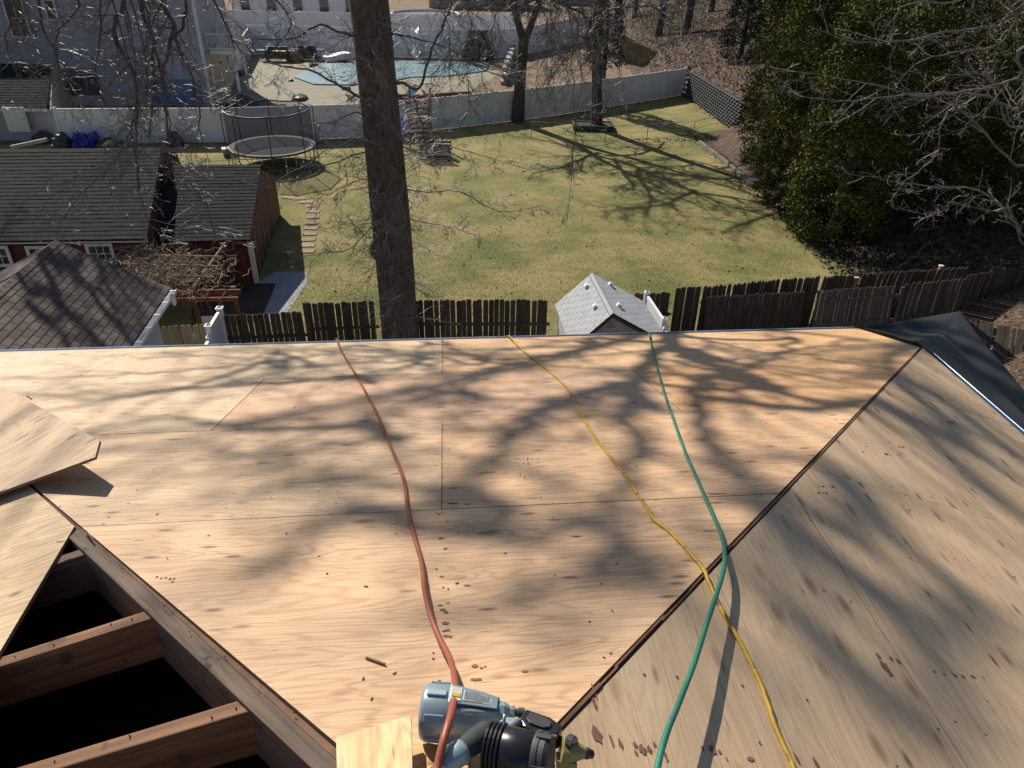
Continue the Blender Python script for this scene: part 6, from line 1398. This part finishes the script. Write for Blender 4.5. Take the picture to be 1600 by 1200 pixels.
# brambles on the bank
b = B(); rg.seed(91)
for i in range(260):
    x = rg.uniform(12.5, 32); y = rg.uniform(24, 68)
    z = hz(x, y); grow(b, (x, y, z), Vector((rg.gauss(0, .5), rg.gauss(0, .5), 1)), rg.uniform(.7, 2.2), .014, 2, 3, .05, .2, (0, 0, 5), tipr=.005)
o = obj('brambles', b, [M['twig'], M['twigpale']]); o['kind'] = 'stuff'; tag(o, 'thicket of bare stems over the leafy bank', 'brambles')
b = B()
for i in range(170):
    x = rg.uniform(10.5, 27); y = rg.uniform(60, 100); z = hz(x, y); grow(b, (x, y, z), Vector((rg.gauss(0, .4), rg.gauss(0, .4), 1)), rg.uniform(1.5, 4.2), .03, 2, 3, .03, .2, (0, 0, 9), tipr=.010)
o = obj('brush', b, [M['branch'], M['twig']]); o['kind'] = 'stuff'; tag(o, 'grey-brown leafless brush on the upper slope', 'brush')
# leaf litter
def scatter(name, lb, n, size, m, fn, seed, tilt=.45, cat='leaves'):
    rs = np.random.RandomState(seed); P_ = np.array(fn(rs, n)); me_n = rs.normal(size=(len(P_), 3))*tilt+np.array([0, 0, 1]); me_n /= np.linalg.norm(me_n, axis=1)[:, None]
    u = np.cross(me_n, rs.normal(size=(len(P_), 3))); u /= np.linalg.norm(u, axis=1)[:, None]; v = np.cross(me_n, u); s = size*rs.uniform(.5, 1.3, len(P_))[:, None]; u, v = u*s, v*s*.6
    q = np.stack([P_-u*.5, P_-v*.5, P_+u*.5, P_+v*.5], 1).reshape(-1, 3); k = len(P_)
    me = bpy.data.meshes.new(name); me.vertices.add(4*k); me.vertices.foreach_set('co', q.astype(np.float32).ravel()); me.loops.add(4*k); me.loops.foreach_set('vertex_index', np.arange(4*k, dtype=np.int32)); me.polygons.add(k)
    me.polygons.foreach_set('loop_start', np.arange(0, 4*k, 4, dtype=np.int32)); me.polygons.foreach_set('loop_total', np.full(k, 4, dtype=np.int32)); me.materials.append(m); me.update(calc_edges=True)
    o = bpy.data.objects.new(name, me); col.objects.link(o); o['kind'] = 'stuff'; return tag(o, lb, cat)
def fh(rs, n):
    out = []
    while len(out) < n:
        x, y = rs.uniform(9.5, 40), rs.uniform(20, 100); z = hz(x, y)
        if (z > .25 or x > 12.8) and (y > 29 or rs.rand() < .05): out.append((x, y, z+.03+rs.uniform(0, .05)))  # litter thinned at the near end so the shaded bank stays dark
    return out
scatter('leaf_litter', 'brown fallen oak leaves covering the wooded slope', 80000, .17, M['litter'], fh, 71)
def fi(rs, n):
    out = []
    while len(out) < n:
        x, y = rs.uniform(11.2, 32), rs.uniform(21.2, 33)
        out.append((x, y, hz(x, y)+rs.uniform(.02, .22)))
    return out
scatter('shade_leafage', 'dark ivy added to deepen the shade on the ground behind the stockade fence', 26000, .14, M['spruce'], fi, 74, tilt=.8, cat='leafage')  # leaf layer added to darken the bank where shade falls
def fl_(rs, n):
    out = []
    while len(out) < n:
        t = rs.rand(); k = rs.rand()
        if k < .35: p = (rs.uniform(-24, 12), 0); y = fenceline(p[0])-abs(rs.normal(0, .25))-.05; out.append((p[0], y, .02))
        elif k < .62: y = rs.uniform(30, 56); x = (wallx(y) if y > 45 else 10.6+(45-y)*.05)-abs(rs.normal(0, .35)); out.append((x, y, .02))
        elif k < .74: x = rs.uniform(6.5, 12); out.append((x, 43.6+rs.normal(0, .3), .02))
        else: out.append((rs.uniform(-13, 11), rs.uniform(18, 52), .02))
    return out
scatter('fallen_leaves', 'scattered brown leaves along the edges of the lawn', 2600, .12, M['litter'], fl_, 72)
def fg(rs, n):
    out = []
    y = 17.5+(rs.rand(n*2)**1.5)*14; x = rs.uniform(-1, 1, n*2)*(3+y*.42)-.5
    for a, c_ in zip(x, y):
        if a < 10.6 and c_ < fenceline(a)-.1 and not (a < -7.2 and c_ < 30.5): out.append((a, c_, .02))
        if len(out) >= n: break
    return out
scatter('grass', 'short tan and green winter grass on the lawn', 70000, .034, M['blade'], fg, 73, tilt=1.4, cat='grass')
print('SEGMENTS', SEG[0])
